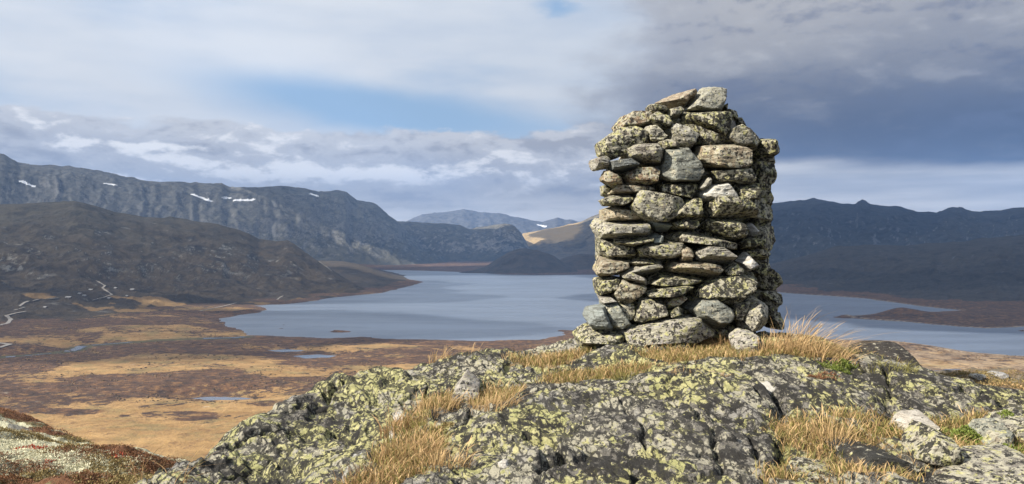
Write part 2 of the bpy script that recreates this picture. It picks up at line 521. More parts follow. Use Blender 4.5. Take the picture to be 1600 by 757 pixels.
def mat_moor():
    mt, T, b = new_mat('autumn_moor')
    pos = T.node('ShaderNodeNewGeometry').outputs['Position']
    bog = attr(T, 'bog')
    shore = attr(T, 'shore')
    n1 = T.noise(pos, 0.010, 6, 0.62)
    n2 = T.noise(T.vm('ADD', pos, (500, 200, 0)), 0.030, 6, 0.65)
    n3 = T.noise(pos, 0.16, 5, 0.7)
    n4 = T.noise(T.vm('ADD', pos, (100, 900, 0)), 0.022, 4, 0.6)
    nf = T.noise(T.vm('ADD', pos, (70, 20, 0)), 0.075, 9, 0.78)
    ochre = T.mix(T.step(n2, 0.3, 0.7), (0.20, 0.118, 0.045), (0.33, 0.210, 0.088))
    ochre = T.mix(T.m('MULTIPLY', T.step(n4, 0.48, 0.64), 0.6), ochre, (0.15, 0.125, 0.055))
    ochre = T.mix(T.m('MULTIPLY', T.step(nf, 0.53, 0.61), 0.75), ochre, (0.13, 0.072, 0.034))
    heath = T.mix(T.step(n2, 0.3, 0.7), (0.038, 0.022, 0.014), (0.092, 0.048, 0.026))
    heath = T.mix(T.m('MULTIPLY', T.step(nf, 0.50, 0.62), 0.85), heath, (0.185, 0.100, 0.042))
    heath = T.mix(T.m('MULTIPLY', T.step(nf, 0.48, 0.40), 0.85), heath, (0.026, 0.017, 0.013))
    heath = T.mix(T.step(n3, 0.55, 0.75), heath, (0.17, 0.135, 0.10))
    sel = T.m('ADD', bog, T.m('ADD', T.m('MULTIPLY', T.m('SUBTRACT', n1, 0.5), 2.3), T.m('MULTIPLY', T.m('SUBTRACT', nf, 0.5), 3.0)))
    c = T.mix(T.step(sel, 0.40, 0.60), heath, ochre)
    thread = T.noise(T.node('ShaderNodeMapping', {'Vector': pos, 'Scale': (0.6, 1.5, 1.0)}).outputs[0], 0.05, 9, 0.76)
    c = T.mix(T.m('MULTIPLY', T.step(thread, 0.63, 0.67), 0.75), c, (0.38, 0.34, 0.27))
    c = T.mix(T.m('MULTIPLY', T.step(thread, 0.40, 0.34), 0.75), c, (0.035, 0.025, 0.018))
    c = T.mix(T.m('MULTIPLY', shore, T.step(n3, 0.35, 0.6)), c, (0.34, 0.30, 0.24))
    pale = attr(T, 'pale')
    c = T.mix(T.m('MULTIPLY', pale, T.step(T.m('ADD', T.m('MULTIPLY', n2, 0.6), T.m('MULTIPLY', n3, 0.4)), 0.40, 0.60)), c, (0.40, 0.31, 0.20))
    green = attr(T, 'green')
    c = T.mix(T.m('MULTIPLY', T.step(T.m('ADD', green, T.m('MULTIPLY', T.m('SUBTRACT', nf, 0.5), 1.2)), 0.5, 0.65), 0.85), c, (0.060, 0.060, 0.030))
    T.l.new(c, b.inputs['Base Color'])
    bump(T, b, T.m('ADD', n3, T.m('MULTIPLY', n2, 2.0)), 0.6, 3.0)
    return mt


def mat_mountain(name, low, high, rock, rockiness=0.5, scree=0.3, ochre=0.0, fq=1.0, st=(1.0, 1.0, 0.22)):
    mt, T, b = new_mat(name)
    g = T.node('ShaderNodeNewGeometry')
    pos = g.outputs['Position']
    nz = T.node('ShaderNodeSeparateXYZ', {0: g.outputs['True Normal']}).outputs[2]
    pz = T.node('ShaderNodeSeparateXYZ', {0: pos}).outputs[2]
    n1 = T.noise(pos, 0.0045 * fq, 7, 0.62)
    n2 = T.noise(T.vm('ADD', pos, (900, 10, 40)), 0.014 * fq, 8, 0.70)
    n3 = T.noise(pos, 0.05 * fq, 6, 0.7)
    strv = T.node('ShaderNodeMapping', {'Vector': pos, 'Scale': st, 'Rotation': (0.0, -0.18, 0.3)}).outputs[0]
    n5 = T.noise(strv, 0.018 * fq, 8, 0.70)
    hz = T.step(T.m('ADD', pz, T.m('MULTIPLY', T.m('SUBTRACT', n1, 0.5), 420.0)), LAKE + 60, LAKE + 520)
    c = T.mix(hz, low, high)
    c = T.mix(T.step(n2, 0.40, 0.66), c, T.mix(1.0, c, (0.45, 0.46, 0.50), 'MULTIPLY'))
    rk = T.m('ADD', T.m('MULTIPLY', T.m('SUBTRACT', 1.0, nz), 1.6), T.m('MULTIPLY', T.m('SUBTRACT', n5, 0.5), 1.7))
    rk = T.step(T.m('ADD', rk, rockiness - 0.5), 0.40, 0.66)
    rc = T.mix(T.step(n3, 0.3, 0.7), T.mix(1.0, rock, (0.55, 0.56, 0.58), 'MULTIPLY'), rock)
    rk = T.m('MULTIPLY', rk, T.m('MULTIPLY_ADD', T.step(T.m('ADD', pz, T.m('MULTIPLY', T.m('SUBTRACT', n1, 0.5), 160.0)), LAKE + 10, LAKE + 170), 0.75, 0.25))
    c = T.mix(T.m('MULTIPLY', rk, 0.85), c, rc)
    sc = T.step(T.m('ADD', T.m('MULTIPLY', n5, 0.6), T.m('MULTIPLY', n2, 0.4)), 0.56, 0.66)
    c = T.mix(T.m('MULTIPLY', sc, scree), c, (0.30, 0.29, 0.27))
    if ochre:
        oc = attr(T, 'ochre')
        c = T.mix(T.m('MULTIPLY', T.step(T.m('ADD', oc, T.m('MULTIPLY', T.m('SUBTRACT', n2, 0.5), 0.8)), 0.4, 0.7), min(1.0, ochre + 0.2)), c, (0.34, 0.25, 0.13) if ochre >= 1 else (0.27, 0.17, 0.07))
    T.l.new(c, b.inputs['Base Color'])
    bump(T, b, T.m('ADD', T.m('MULTIPLY', n2, 3.0), n3), 0.6, 10.0)
    return mt


def mat_water(name, scale=0.02, rough=0.12, base=(0.100, 0.124, 0.168)):
    mt, T, b = new_mat(name)
    pos = T.node('ShaderNodeNewGeometry').outputs['Position']
    big = T.noise(T.node('ShaderNodeMapping', {'Vector': pos, 'Scale': (0.5, 1.6, 1.0), 'Rotation': (0, 0, 0.12)}).outputs[0], 0.0045, 5, 0.6)
    band = T.noise(T.node('ShaderNodeMapping', {'Vector': pos, 'Scale': (0.25, 1.5, 1.0), 'Rotation': (0, 0, 0.10)}).outputs[0], 0.008, 7, 0.66)
    T.put(b.inputs['Base Color'], T.mix(T.step(band, 0.42, 0.60), tuple(v * 0.86 for v in base), tuple(v * 1.08 for v in base)))
    T.put(b.inputs['Roughness'], T.m('MULTIPLY_ADD', T.m('MULTIPLY', T.step(big, 0.40, 0.62), T.step(band, 0.3, 0.7)), 0.14, rough))
    b.inputs['IOR'].default_value = 1.33
    b.inputs['Specular IOR Level'].default_value = 0.5
    w1 = T.noise(T.node('ShaderNodeMapping', {'Vector': pos, 'Scale': (0.6, 1.4, 1.0)}).outputs[0], 0.12, 5, 0.6)
    bump(T, b, w1, 0.35, 1.4)
    return mt


def mat_plain(name, col, rough=0.85, var=0.3, scale=30.0, bmp=0.0):
    mt, T, b = new_mat(name)
    pos = T.node('ShaderNodeNewGeometry').outputs['Position']
    n = T.noise(pos, scale, 4, 0.6)
    T.put(b.inputs['Base Color'], T.mix(n, tuple(v * (1 - var) for v in col), tuple(min(1, v * (1 + var)) for v in col)))
    b.inputs['Roughness'].default_value = rough
    if bmp:
        bump(T, b, n, 0.6, bmp)
    return mt


def mat_leaf(name, dark, light, trans=0.25):
    """blades and leaves: colour runs with the 'tone' attribute"""
    mt, T, b = new_mat(name)
    tn = attr(T, 'tone')
    c = T.mix(tn, dark, light)
    T.put(b.inputs['Base Color'], c)
    b.inputs['Roughness'].default_value = 0.6
    tr = T.node('ShaderNodeBsdfTranslucent', {'Color': c})
    mx = T.node('ShaderNodeMixShader', {0: trans})
    T.l.new(b.outputs[0], mx.inputs[1]); T.l.new(tr.outputs[0], mx.inputs[2])
    T.l.new(mx.outputs[0], T.n['Material Output'].inputs[0])
    return mt


M = {
    'stone': mat_stone(),
    'outcrop': mat_outcrop(),
    'hillside': mat_hillside(),
    'moor': mat_moor(),
    'water': mat_water('lake_water', rough=0.32),
    'pond': mat_water('pond_water', rough=0.08),
    'near_slope': mat_mountain('near_slope', (0.062, 0.047, 0.029), (0.080, 0.074, 0.056), (0.28, 0.275, 0.25), 0.50, 0.36, ochre=0.5, fq=1.0, st=(0.55, 1.2, 2.2)),
    'spit': mat_mountain('spit_heath', (0.075, 0.046, 0.028), (0.07, 0.052, 0.036), (0.17, 0.16, 0.15), 0.25, 0.05),
    'ridge': mat_mountain('ridge_rock', (0.075, 0.072, 0.055), (0.130, 0.130, 0.120), (0.21, 0.207, 0.20), 0.50, 0.55),
    'cliff': mat_mountain('cliff_rock', (0.060, 0.055, 0.040), (0.13, 0.125, 0.105), (0.23, 0.22, 0.21), 0.60, 0.4),
    'far': mat_mountain('far_rock', (0.07, 0.07, 0.07), (0.10, 0.10, 0.10), (0.17, 0.17, 0.17), 0.5, 0.2),
    'sunny': mat_mountain('grassy_slope', (0.10, 0.085, 0.06), (0.16, 0.14, 0.10), (0.22, 0.21, 0.19), 0.40, 0.25, 1.0),
    'dome': mat_mountain('dome_heath', (0.055, 0.042, 0.028), (0.075, 0.065, 0.050), (0.16, 0.155, 0.145), 0.35, 0.1),
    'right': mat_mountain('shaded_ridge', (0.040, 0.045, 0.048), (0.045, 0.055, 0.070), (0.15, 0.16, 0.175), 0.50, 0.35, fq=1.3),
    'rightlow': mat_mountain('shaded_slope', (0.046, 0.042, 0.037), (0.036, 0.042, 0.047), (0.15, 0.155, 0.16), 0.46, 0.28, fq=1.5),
    'snow': mat_plain('old_snow', (0.82, 0.84, 0.87), 0.6, 0.06, 0.1),
    'gravel': mat_plain('gravel_road', (0.27, 0.25, 0.225), 0.95, 0.15, 0.3),
    'straw': mat_leaf('straw_grass', (0.20, 0.120, 0.050), (0.64, 0.455, 0.235), 0.3),
    'russet': mat_leaf('russet_grass', (0.16, 0.090, 0.042), (0.50, 0.335, 0.165), 0.3),
    'greengrass': mat_leaf('green_grass', (0.055, 0.065, 0.015), (0.30, 0.26, 0.085), 0.3),
    'shrub': mat_leaf('evergreen_leaf', (0.025, 0.038, 0.008), (0.16, 0.20, 0.040), 0.2),
    'heather': mat_leaf('heather_leaf', (0.070, 0.034, 0.020), (0.23, 0.115, 0.058), 0.2),
    'olive': mat_leaf('olive_leaf', (0.06, 0.045, 0.018), (0.26, 0.20, 0.085), 0.2),
    'lichen': mat_leaf('reindeer_lichen', (0.45, 0.435, 0.305), (0.57, 0.55, 0.405), 0.1),
    'redleaf': mat_leaf('red_leaf', (0.10, 0.018, 0.012), (0.36, 0.07, 0.035), 0.2),
    'wall': mat_plain('cabin_timber', (0.10, 0.075, 0.055), 0.9, 0.2, 0.5),
    'roof': mat_plain('cabin_roof', (0.26, 0.26, 0.26), 0.8, 0.15, 0.5),
    'glass': mat_plain('cabin_glass', (0.03, 0.035, 0.04), 0.2, 0.1, 0.5),
}

# ------------------------------------------------------------------ far terrain
def lp(px, py, z=LAKE):
    """point of a level plane seen through a pixel"""
    d = (EZ - z) * F / (py - CY)
    return (d * (px - CX) / F, d)


LAKE_PX = [(588, 422), (634, 422.6), (682, 424), (745, 426), (782, 429), (819, 430), (875, 430), (930, 429.5),
           (1000, 433), (1080, 441), (1150, 450), (1216, 457), (1260, 460.5), (1315, 464), (1360, 467.5), (1396, 473),
           (1431, 478), (1470, 482), (1500, 485), (1470, 487), (1440, 488), (1405, 489.5), (1380, 492), (1340, 494),
           (1308, 495.5), (1340, 498), (1360, 499.5), (1405, 502), (1458, 507), (1503, 511), (1540, 513.5), (1571, 513),
           (1600, 510), (1750, 506), (2100, 505), (2100, 575), (1750, 563), (1600, 556), (1540, 553.5), (1500, 551),
           (1450, 546), (1410, 540), (1385, 535.5), (1340, 534), (1250, 528), (1150, 522), (1000, 518), (930, 517),
           (868, 516), (882, 524), (840, 531.5), (760, 533), (680, 532), (602, 530), (570, 526), (552, 527), (494, 529),
           (458, 527), (404, 525), (386, 525), (373, 516), (350, 507), (341, 498), (400, 489), (418, 484), (400, 478),
           (467, 474), (521, 465), (597, 458), (615, 453), (640, 447), (662, 441), (640, 437), (620, 433), (600, 427)]
LAKE_POLY = np.array([lp(*p) for p in LAKE_PX])


def poly_sd(x, y, poly):
    """signed distance, negative inside"""
    best = np.full(x.shape, 1e18); inside = np.zeros(x.shape, bool)
    n = len(poly)
    for i in range(n):
        ax, ay = poly[i]; bx, by = poly[(i + 1) % n]
        ex, ey = bx - ax, by - ay
        t = np.clip(((x - ax) * ex + (y - ay) * ey) / (ex * ex + ey * ey + 1e-9), 0, 1)
        best = np.minimum(best, (x - ax - t * ex) ** 2 + (y - ay - t * ey) ** 2)
        if ay != by:
            cr = ((ay > y) != (by > y)) & (x < ex * (y - ay) / (by - ay) + ax)
            inside ^= cr
    s = np.sqrt(best)
    return np.where(inside, -s, s)


PONDS = [  # outline in pixels, level above the lake
    ([(608, 411.3), (630, 410.8), (652, 410.4), (653, 412.6), (630, 414), (612, 415.2)], 2.0),
    ([(452, 557), (470, 555), (500, 554), (528, 556.5), (515, 559), (480, 560)], 4.0),
    ([(420, 548), (445, 546.5), (476, 547.5), (465, 549.5), (440, 550)], 3.5),
    ([(296, 622.5), (330, 620.5), (370, 621), (396, 624), (360, 625.5), (320, 625)], 6.0),
    ([(1458, 580), (1480, 577), (1520, 578), (1600, 583), (1680, 588), (1680, 596), (1600, 592), (1530, 588), (1485, 585)], 8.0),
]
POND_POLY = [(np.array([lp(*p, z=LAKE + lv) for p in pts]), lv) for pts, lv in PONDS]
STREAM_PX = [(-40, 563), (12, 558), (31, 557), (62, 554.5), (95, 551), (118, 547.5), (124, 542), (140, 540), (175, 537.5), (205, 535),
             (250, 531.5), (300, 529.5), (370, 527.8), (388, 526)]

pxs = np.concatenate([np.linspace(-2400, -420, 50), np.arange(-380, 1990, 3.2), np.linspace(2020, 4000, 50)])
pyr = np.concatenate([np.linspace(1020, 765, 40), np.arange(762, 396, -0.75), np.linspace(395.8, 394.0, 4)])
dd = 190.0 * F / (pyr - CY)
XX = dd[:, None] * (pxs[None, :] - CX) / F
YY = np.repeat(dd[:, None], len(pxs), 1)
sd = poly_sd(XX, YY, LAKE_POLY)
sdn = sd + 14 * fbm(XX / 60, YY / 60, None, 4, 3) + 5 * fbm(XX / 14, YY / 14, None, 3, 9)
roll = fbm(XX / 220, YY / 220, None, 5, 21)
H = np.where(sdn > 0, 0.3 + 7.0 * (1 - np.exp(-sdn / 160.0)) + np.clip(sdn, 0, 900) * 0.010,
             np.maximum(sdn * 0.06, -6.0))
H = H + np.where(sdn > 0, np.minimum(sdn / 80, 1) * (3.2 * roll + 1.2 * fbm(XX / 45, YY / 45, None, 4, 31)), 0)
# knolls on the right-hand peninsula and low bluffs on its near shore
kx, ky = lp(1405, 494); H += 15 * np.exp(-((XX - kx) / 45) ** 2 - ((YY - ky) / 45) ** 2)
kx, ky = lp(1440, 496); H += 9 * np.exp(-((XX - kx) / 120) ** 2 - ((YY - ky) / 60) ** 2)
kx, ky = lp(1395, 545); H += 10 * np.exp(-((XX - kx) / 90) ** 2 - ((YY - ky) / 90) ** 2)
# islets
for ipx, ipy, wx, wy, hh in ((532, 518.5, 34, 26, 9.5), (444, 508, 9, 12, 7.5), (440, 513.5, 14, 12, 7.5), (1320, 496.5, 20, 14, 8),
                             (780, 524, 5, 6, 7.0), (1597, 517.5, 8, 10, 7.5)):
    kx, ky = lp(ipx, ipy); H += hh * np.exp(-((XX - kx) / wx) ** 2 - ((YY - ky) / wy) ** 2) * (1 + 0.3 * fbm(XX / 12, YY / 12, None, 3, 77))
pale_shore = sstep(sdn, 14, 3) * (sdn > 0) * sstep(XX, 300, 900)
for poly, lv in POND_POLY:
    s = poly_sd(XX, YY, poly) + 6 * fbm(XX / 25, YY / 25, None, 3, 12)
    far_s = 6.0 if lv < 2.5 else 1.0
    w = sstep(s, 70.0 * far_s, 0.0)
    H = H * (1 - w) + w * (lv + np.clip(s * 0.03, -0.8, 1.0))
# the stream bed lies level
sp = []
for a, b_ in zip(STREAM_PX[:-1], STREAM_PX[1:]):
    for t in np.linspace(0, 1, 8, endpoint=False):
        sp.append(lp(a[0] + t * (b_[0] - a[0]), a[1] + t * (b_[1] - a[1]), LAKE + 2.5))
sp = np.array(sp)
sp[:, 0] += 9 * fbm(sp[:, 0] / 70, sp[:, 1] / 70, None, 2, 5); sp[:, 1] += 9 * fbm(sp[:, 0] / 60, sp[:, 1] / 60, None, 2, 6)
near_stream = np.full(XX.shape, 1e9)
for q in sp:
    near_stream = np.minimum(near_stream, (XX - q[0]) ** 2 + (YY - q[1]) ** 2)
near_stream = np.sqrt(near_stream)
w = sstep(near_stream, 90, 12)
H = np.where(sdn > 0, H * (1 - w) + w * 2.0, H)

# where the bog is ochre: broad patches as they lie on the valley floor
bog = np.full(XX.shape, 0.26) - 0.14 * sstep(YY, 1250, 1600) - 0.2 * sstep(XX, 200, 500) * sstep(YY, 1750, 1900)  # far right ground set less ochre: its cloud shade put into the colour
def patch(cx, cy, rx, ry, val, lv=6.0):
    x0, y0 = lp(cx, cy, LAKE + lv)
    wx = rx * y0 / F
    wy = abs(lp(cx, cy - ry, LAKE + lv)[1] - lp(cx, cy + ry, LAKE + lv)[1]) / 2
    q = ((XX - x0) / wx) ** 2 + ((YY - y0) / wy) ** 2 + 1.3 * fbm(XX / 110, YY / 150, None, 5, int(cx))
    return sstep(q, 1.25, 0.75) * val
for a in ((270, 575, 190, 16, .5), (200, 690, 330, 48, .75), (330, 650, 200, 22, .45), (250, 518, 130, 9, .5), (60, 600, 100, 9, .3),
          (560, 585, 200, 16, .42), (120, 530, 130, 8, .35), (330, 483, 70, 4, .4), (60, 538, 90, 6, .35), (620, 545, 160, 6, .3),
          (270, 458, 60, 5, .4), (200, 497, 150, 4, .25), (1540, 570, 120, 10, .25), (1560, 592, 140, 5, .6), (1470, 575, 30, 4, .5),
          (500, 540, 140, 5, .25), (450, 620, 120, 10, .3)):
    bog = bog + patch(*a)
for a in ((250, 601, 210, 9, -.5), (250, 663, 75, 9, -.8), (345, 668, 60, 7, -.7), (60, 656, 95, 7, -.7), (300, 551, 200, 6, -.35),
          (150, 617, 140, 7, -.4), (540, 600, 120, 6, -.4), (100, 560, 70, 5, -.4), (560, 570, 160, 5, -.3), (420, 640, 70, 5, -.4)):
    bog = bog + patch(*a)
green = sstep(near_stream, 45, 10) * 0.7 + 0.5 * sstep(YY, 2100, 2400) * sstep(XX, -500, -900) * (YY < 3000)
palem = sstep(XX, 400, 700) * sstep(YY, 1750, 1500) * 0.55
moor = Grid(pxs, dd, LAKE + H)
o = link('valley_floor', moor.mesh('valley_floor', {'bog': bog, 'shore': pale_shore, 'green': green, 'pale': palem}), M['moor'])
tag(o, 'brown and ochre autumn moorland covering the valley floor around the lake', kind='structure')

# water
me = bpy.data.meshes.new('lake')
me.from_pydata([(-9000, 1150, LAKE), (12000, 1150, LAKE), (12000, 7200, LAKE), (-9000, 7200, LAKE)], [], [(0, 1, 2, 3)])
tag(link('lake', me, M['water']), 'long blue-grey mountain lake filling the valley', kind='structure')
for (poly, lv), lab in zip(POND_POLY, ('narrow upper lake beyond the low spit', 'larger bog pond near the lake shore', 'small bog pond by the lake shore',
                                       'thin pale pool in the ochre bog', 'dark blue tarn behind the right-hand rocks')):
    c = poly.mean(0)
    big = c + (poly - c) * 1.25 + np.sign(poly - c) * 18
    me = bpy.data.meshes.new('pond')
    me.from_pydata([(p[0], p[1], LAKE + lv) for p in big], [], [tuple(range(len(big)))])
    nrm = me.polygons[0].normal
    if nrm.z < 0:
        me.flip_normals()
    tag(link('pond', me, M['pond']), lab, kind='structure')


def ribbon(name, pts, width, mat, lift, label, wvar=0.3, seed=1):
    V = []
    n = len(pts)
    rs = np.random.default_rng(seed)
    for i, p in enumerate(pts):
        t = (pts[min(i + 1, n - 1)] - pts[max(i - 1, 0)]); t.z = 0; t.normalize()
        s = Vector((t.y, -t.x, 0)) * width * 0.5 * (1 + wvar * rs.uniform(-1, 1))
        V += [tuple(p - s + Vector((0, 0, lift))), tuple(p + s + Vector((0, 0, lift)))]
    Fc = [(2 * i, 2 * i + 1, 2 * i + 3, 2 * i + 2) for i in range(n - 1)]
    m_ = bpy.data.meshes.new(name)
    m_.from_pydata(V, [], Fc)
    if m_.polygons[0].normal.z < 0:
        m_.flip_normals()
    return tag(link(name, m_, mat), label, kind='structure')


# stream: reaches of open water
def reach(i0, i1, wd, lab, seed):
    pts = [Vector((sp[i][0], sp[i][1], LAKE + 2.0)) for i in range(i0, i1)]
    ribbon('stream', pts, wd, M['pond'], 0.55, lab, 0.5, seed)
reach(8, 17, 14, 'pale reach of the stream at the left edge of the bog', 1)
reach(20, 30, 8, 'narrow reach of the stream between heath banks', 2)
reach(36, 52, 20, 'wide bright bend of the stream in the bog', 3)
reach(58, 74, 9, 'thin reach of the stream below the ochre bog', 4)
reach(90, 104, 16, 'mouth of the stream where it meets the lake', 5)


# ---- mountains
GR = {}
S_SOFT = ([0, .25, .5, .75, 1, 1.3, 2], [0, .17, .42, .74, 1, .85, .3])
S_CLIFF = ([0, .25, .45, .62, .8, 1, 1.3, 2], [0, .09, .24, .58, .86, 1, .9, .5])
S_DOME = ([0, .2, .45, .7, 1, 1.4, 2], [0, .33, .66, .88, 1, .75, .1])


def mountain(name, label, mat, sil, foot, ridge, S, amp, scl, seed, step=2.2, rows=150, ridge_n=5.0, zfoot=LAKE - 8, attrs=None, gully=0.0, det=1.0):
    sil = np.array(sil, float); foot = np.array(foot, float); ridge = np.array(ridge, float)
    px = np.arange(sil[0, 0], sil[-1, 0] + step, step)
    if px[-1] > 2000 or px[0] < -450:
        keep = (px > -320) & (px < 1950)
        px = np.concatenate([px[px <= -320][::5], px[keep], px[px >= 1950][::5]])
    sp_ = np.interp(px, sil[:, 0], sil[:, 1]); fd = np.interp(px, foot[:, 0], foot[:, 1]); rd = np.interp(px, ridge[:, 0], ridge[:, 1])
    u = np.concatenate([np.linspace(0, 1.12, rows), np.linspace(1.16, 1.9, 14)])
    d = fd[None, :] + (rd - fd)[None, :] * u[:, None]
    X = d * (px[None, :] - CX) / F
    xr = rd * (px - CX) / F
    zr = EZ + rd * (CY - sp_) / F + ridge_n * fbm(xr / 120, rd / 120, None, 4, seed + 3)
    uu = u[:, None] + 0.05 * fbm(X / (scl * 1.5), d / (scl * 1.5), None, 3, seed + 8) * np.sin(np.pi * np.clip(u[:, None], 0, 1))
    Sv = np.interp(uu, S[0], S[1])
    env = np.sin(np.pi * np.clip(u, 0, 1)) ** 0.6
    env = np.where(u > 1, 0.4, env)[:, None]
    nz = (ridged(X / scl, d / scl, 6, seed) - 0.62) * 1.5 + det * 0.35 * fbm(X / (scl * .35), d / (scl * .35), None, 5, seed + 5) + det * 0.09 * (ridged(X / (scl * .16), d / (scl * .16), 4, seed + 6) - 0.62)
    if gully:   # gullies running down the fall line
        gx = (px[None, :] + 18 * fbm(X / 300, d / 300, None, 3, seed + 2)) / gully
        nz = nz + 0.7 * (ridged(gx, u[:, None] * 1.2 + gx * 0.1, 4, seed + 40) - 0.62)
    Z = zfoot + (zr[None, :] - zfoot) * Sv + amp * nz * env
    g = Grid(px, d, Z)
    at_ = {k: f_(g, u) for k, f_ in (attrs or {}).items()}
    o_ = link(name, g.mesh(name, at_), M[mat])
    tag(o_, label, kind='structure')
    GR[label] = g
    return g


far = mountain('mountain', 'faint blue peaks on the horizon beyond the lake head', 'far',
               [(480, 352), (560, 351), (620, 349), (634, 347), (660, 335.5), (690, 332), (723, 327), (752, 332), (782, 335), (804, 339),
                (826, 343.5), (849, 346.6), (860, 343), (871, 340.5), (882, 343), (893, 343), (904, 346.6), (960, 345), (1060, 350), (1120, 360)],
               [(480, 11500), (1120, 11500)], [(480, 14500), (1120, 14500)], S_SOFT, 90, 900, 51, ridge_n=14, gully=22)
sunny = mountain('mountain', 'ochre grassy mountain shoulder in sunshine left of the cairn', 'sunny',
                 [(770, 408), (790, 392), (803, 376), (818, 364.5), (841, 361), (860, 357.5), (878, 354), (894, 350), (908, 346.6), (924, 338.5), (941, 332),
                  (1000, 323), (1080, 316), (1200, 318), (1260, 325), (1330, 340)],
                 [(770, 7600), (900, 6900), (1330, 6000)], [(770, 8800), (900, 9300), (1330, 9000)], S_SOFT, 50, 600, 61, gully=26,
                 attrs={'ochre': lambda g, u: np.clip(sstep(u, .42, .8)[:, None] * sstep(g.px, 940, 880)[None, :], 0, 1)})
cliff = mountain('mountain', 'flat-topped rocky bluff with a steep rounded end beyond the lake', 'cliff',
                 [(560, 352), (600, 346), (621, 346), (671, 348.5), (700, 350), (719, 353), (734, 358), (744, 356), (756, 354), (775, 351), (790, 349.5), (801, 352),
                  (808, 357), (815, 365), (821, 376), (827, 388), (833, 400), (840, 411)],
                 [(560, 7300), (700, 7400), (840, 7500)], [(560, 8400), (700, 8700), (800, 8300), (840, 7900)], S_CLIFF, 55, 420, 71, gully=17, ridge_n=8)
ridge = mountain('mountain', 'long grey snow-patched ridge ending in a dark cliff', 'ridge',
                 [(-3200, 430), (-2400, 280), (-1500, 180), (-500, 195), (-200, 214), (0, 239), (27, 254), (54, 258), (126, 263), (180, 273), (233, 283), (287, 284), (310, 288), (346, 287),
                  (359, 292), (404, 292), (440, 290), (476, 294), (498, 300), (530, 297.5), (543, 301), (557, 312), (584, 319), (602, 332),
                  (620, 345), (640, 366), (665, 390), (700, 408), (720, 414)],
                 [(-1500, 3400), (-500, 4000), (0, 4700), (300, 5700), (500, 6500), (640, 7000), (720, 7400)],
                 [(-1500, 4800), (-500, 5600), (0, 6300), (300, 7100), (500, 7700), (640, 7900), (720, 7900)],
                 ([0, .2, .4, .6, .8, 1, 1.3, 2], [0, .12, .33, .62, .86, 1, .95, .6]), 75, 520, 81, gully=24, ridge_n=9, rows=190)
hill2 = mountain('hill', 'low dark hill behind the rounded lakeside dome', 'dome',
                 [(840, 426), (855, 418), (878, 404), (890, 400), (908, 396.6), (934, 398), (980, 396), (1040, 410), (1070, 425)],
                 [(840, 5400), (1070, 5400)], [(840, 6000), (1070, 6000)], S_DOME, 14, 180, 91, rows=80)
dome = mountain('hill', 'rounded dark heather dome rising from the far lake shore', 'dome',
                [(715, 427), (740, 422), (760, 416), (782, 402), (795, 394.5), (804, 391), (819, 388), (838, 391), (856, 396), (866, 400.5), (874, 406), (893, 418), (911, 427), (925, 432)],
                [(715, 5130), (819, 4980), (925, 5020)], [(715, 5300), (819, 5500), (925, 5300)], S_DOME, 16, 170, 101, rows=110)
right = mountain('mountain', 'long dark blue ridge with a small knob in cloud shadow', 'right',
                 [(962, 440), (985, 405), (1010, 372), (1040, 346), (1070, 330), (1120, 321), (1180, 318.5), (1207, 318), (1238, 317), (1258, 314), (1272, 312), (1290, 313.5), (1310, 318), (1337, 318.5), (1341, 314.5), (1347, 312.5), (1353, 314.5), (1360, 319),
                  (1391, 322), (1410, 326), (1432, 330.5), (1463, 333.5), (1477, 328), (1490, 324.5), (1500, 325), (1512, 330), (1535, 331), (1562, 329), (1585, 324.5), (1600, 324), (1700, 318), (2000, 300), (3500, 250)],
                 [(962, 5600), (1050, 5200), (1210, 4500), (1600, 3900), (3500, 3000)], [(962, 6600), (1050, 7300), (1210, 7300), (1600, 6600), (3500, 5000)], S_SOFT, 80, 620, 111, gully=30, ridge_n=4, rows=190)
rlow = mountain('mountain', 'lower shaded slope falling to the right-hand lake shore', 'rightlow',
                [(1040, 445), (1100, 436), (1150, 427), (1198, 415), (1247, 402), (1306, 386.5), (1360, 382), (1430, 384), (1500, 378), (1600, 368), (1800, 350), (3500, 300)],
                [(1040, 4000), (1150, 3480), (1210, 3230), (1315, 2960), (1396, 2700), (1494, 2460), (1600, 2400), (2000, 2350), (3500, 2000)],
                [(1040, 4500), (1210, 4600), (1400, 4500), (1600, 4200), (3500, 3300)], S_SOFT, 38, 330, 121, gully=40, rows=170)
spit = mountain('hill', 'brown heath spit running out into the lake from the left', 'near_slope',
                [(440, 404), (490, 407), (515, 408), (535, 409), (561, 413), (580, 420), (597, 427), (620, 433.5), (640, 438), (655, 441), (668, 444)],
                [(440, 2900), (490, 2900), (540, 2980), (597, 3200), (640, 3700), (664, 4010), (668, 4060)],
                [(440, 4900), (490, 4900), (540, 4700), (597, 4400), (640, 4250), (668, 4120)], S_SOFT, 10, 160, 131, rows=110, ridge_n=2, zfoot=LAKE - 4)
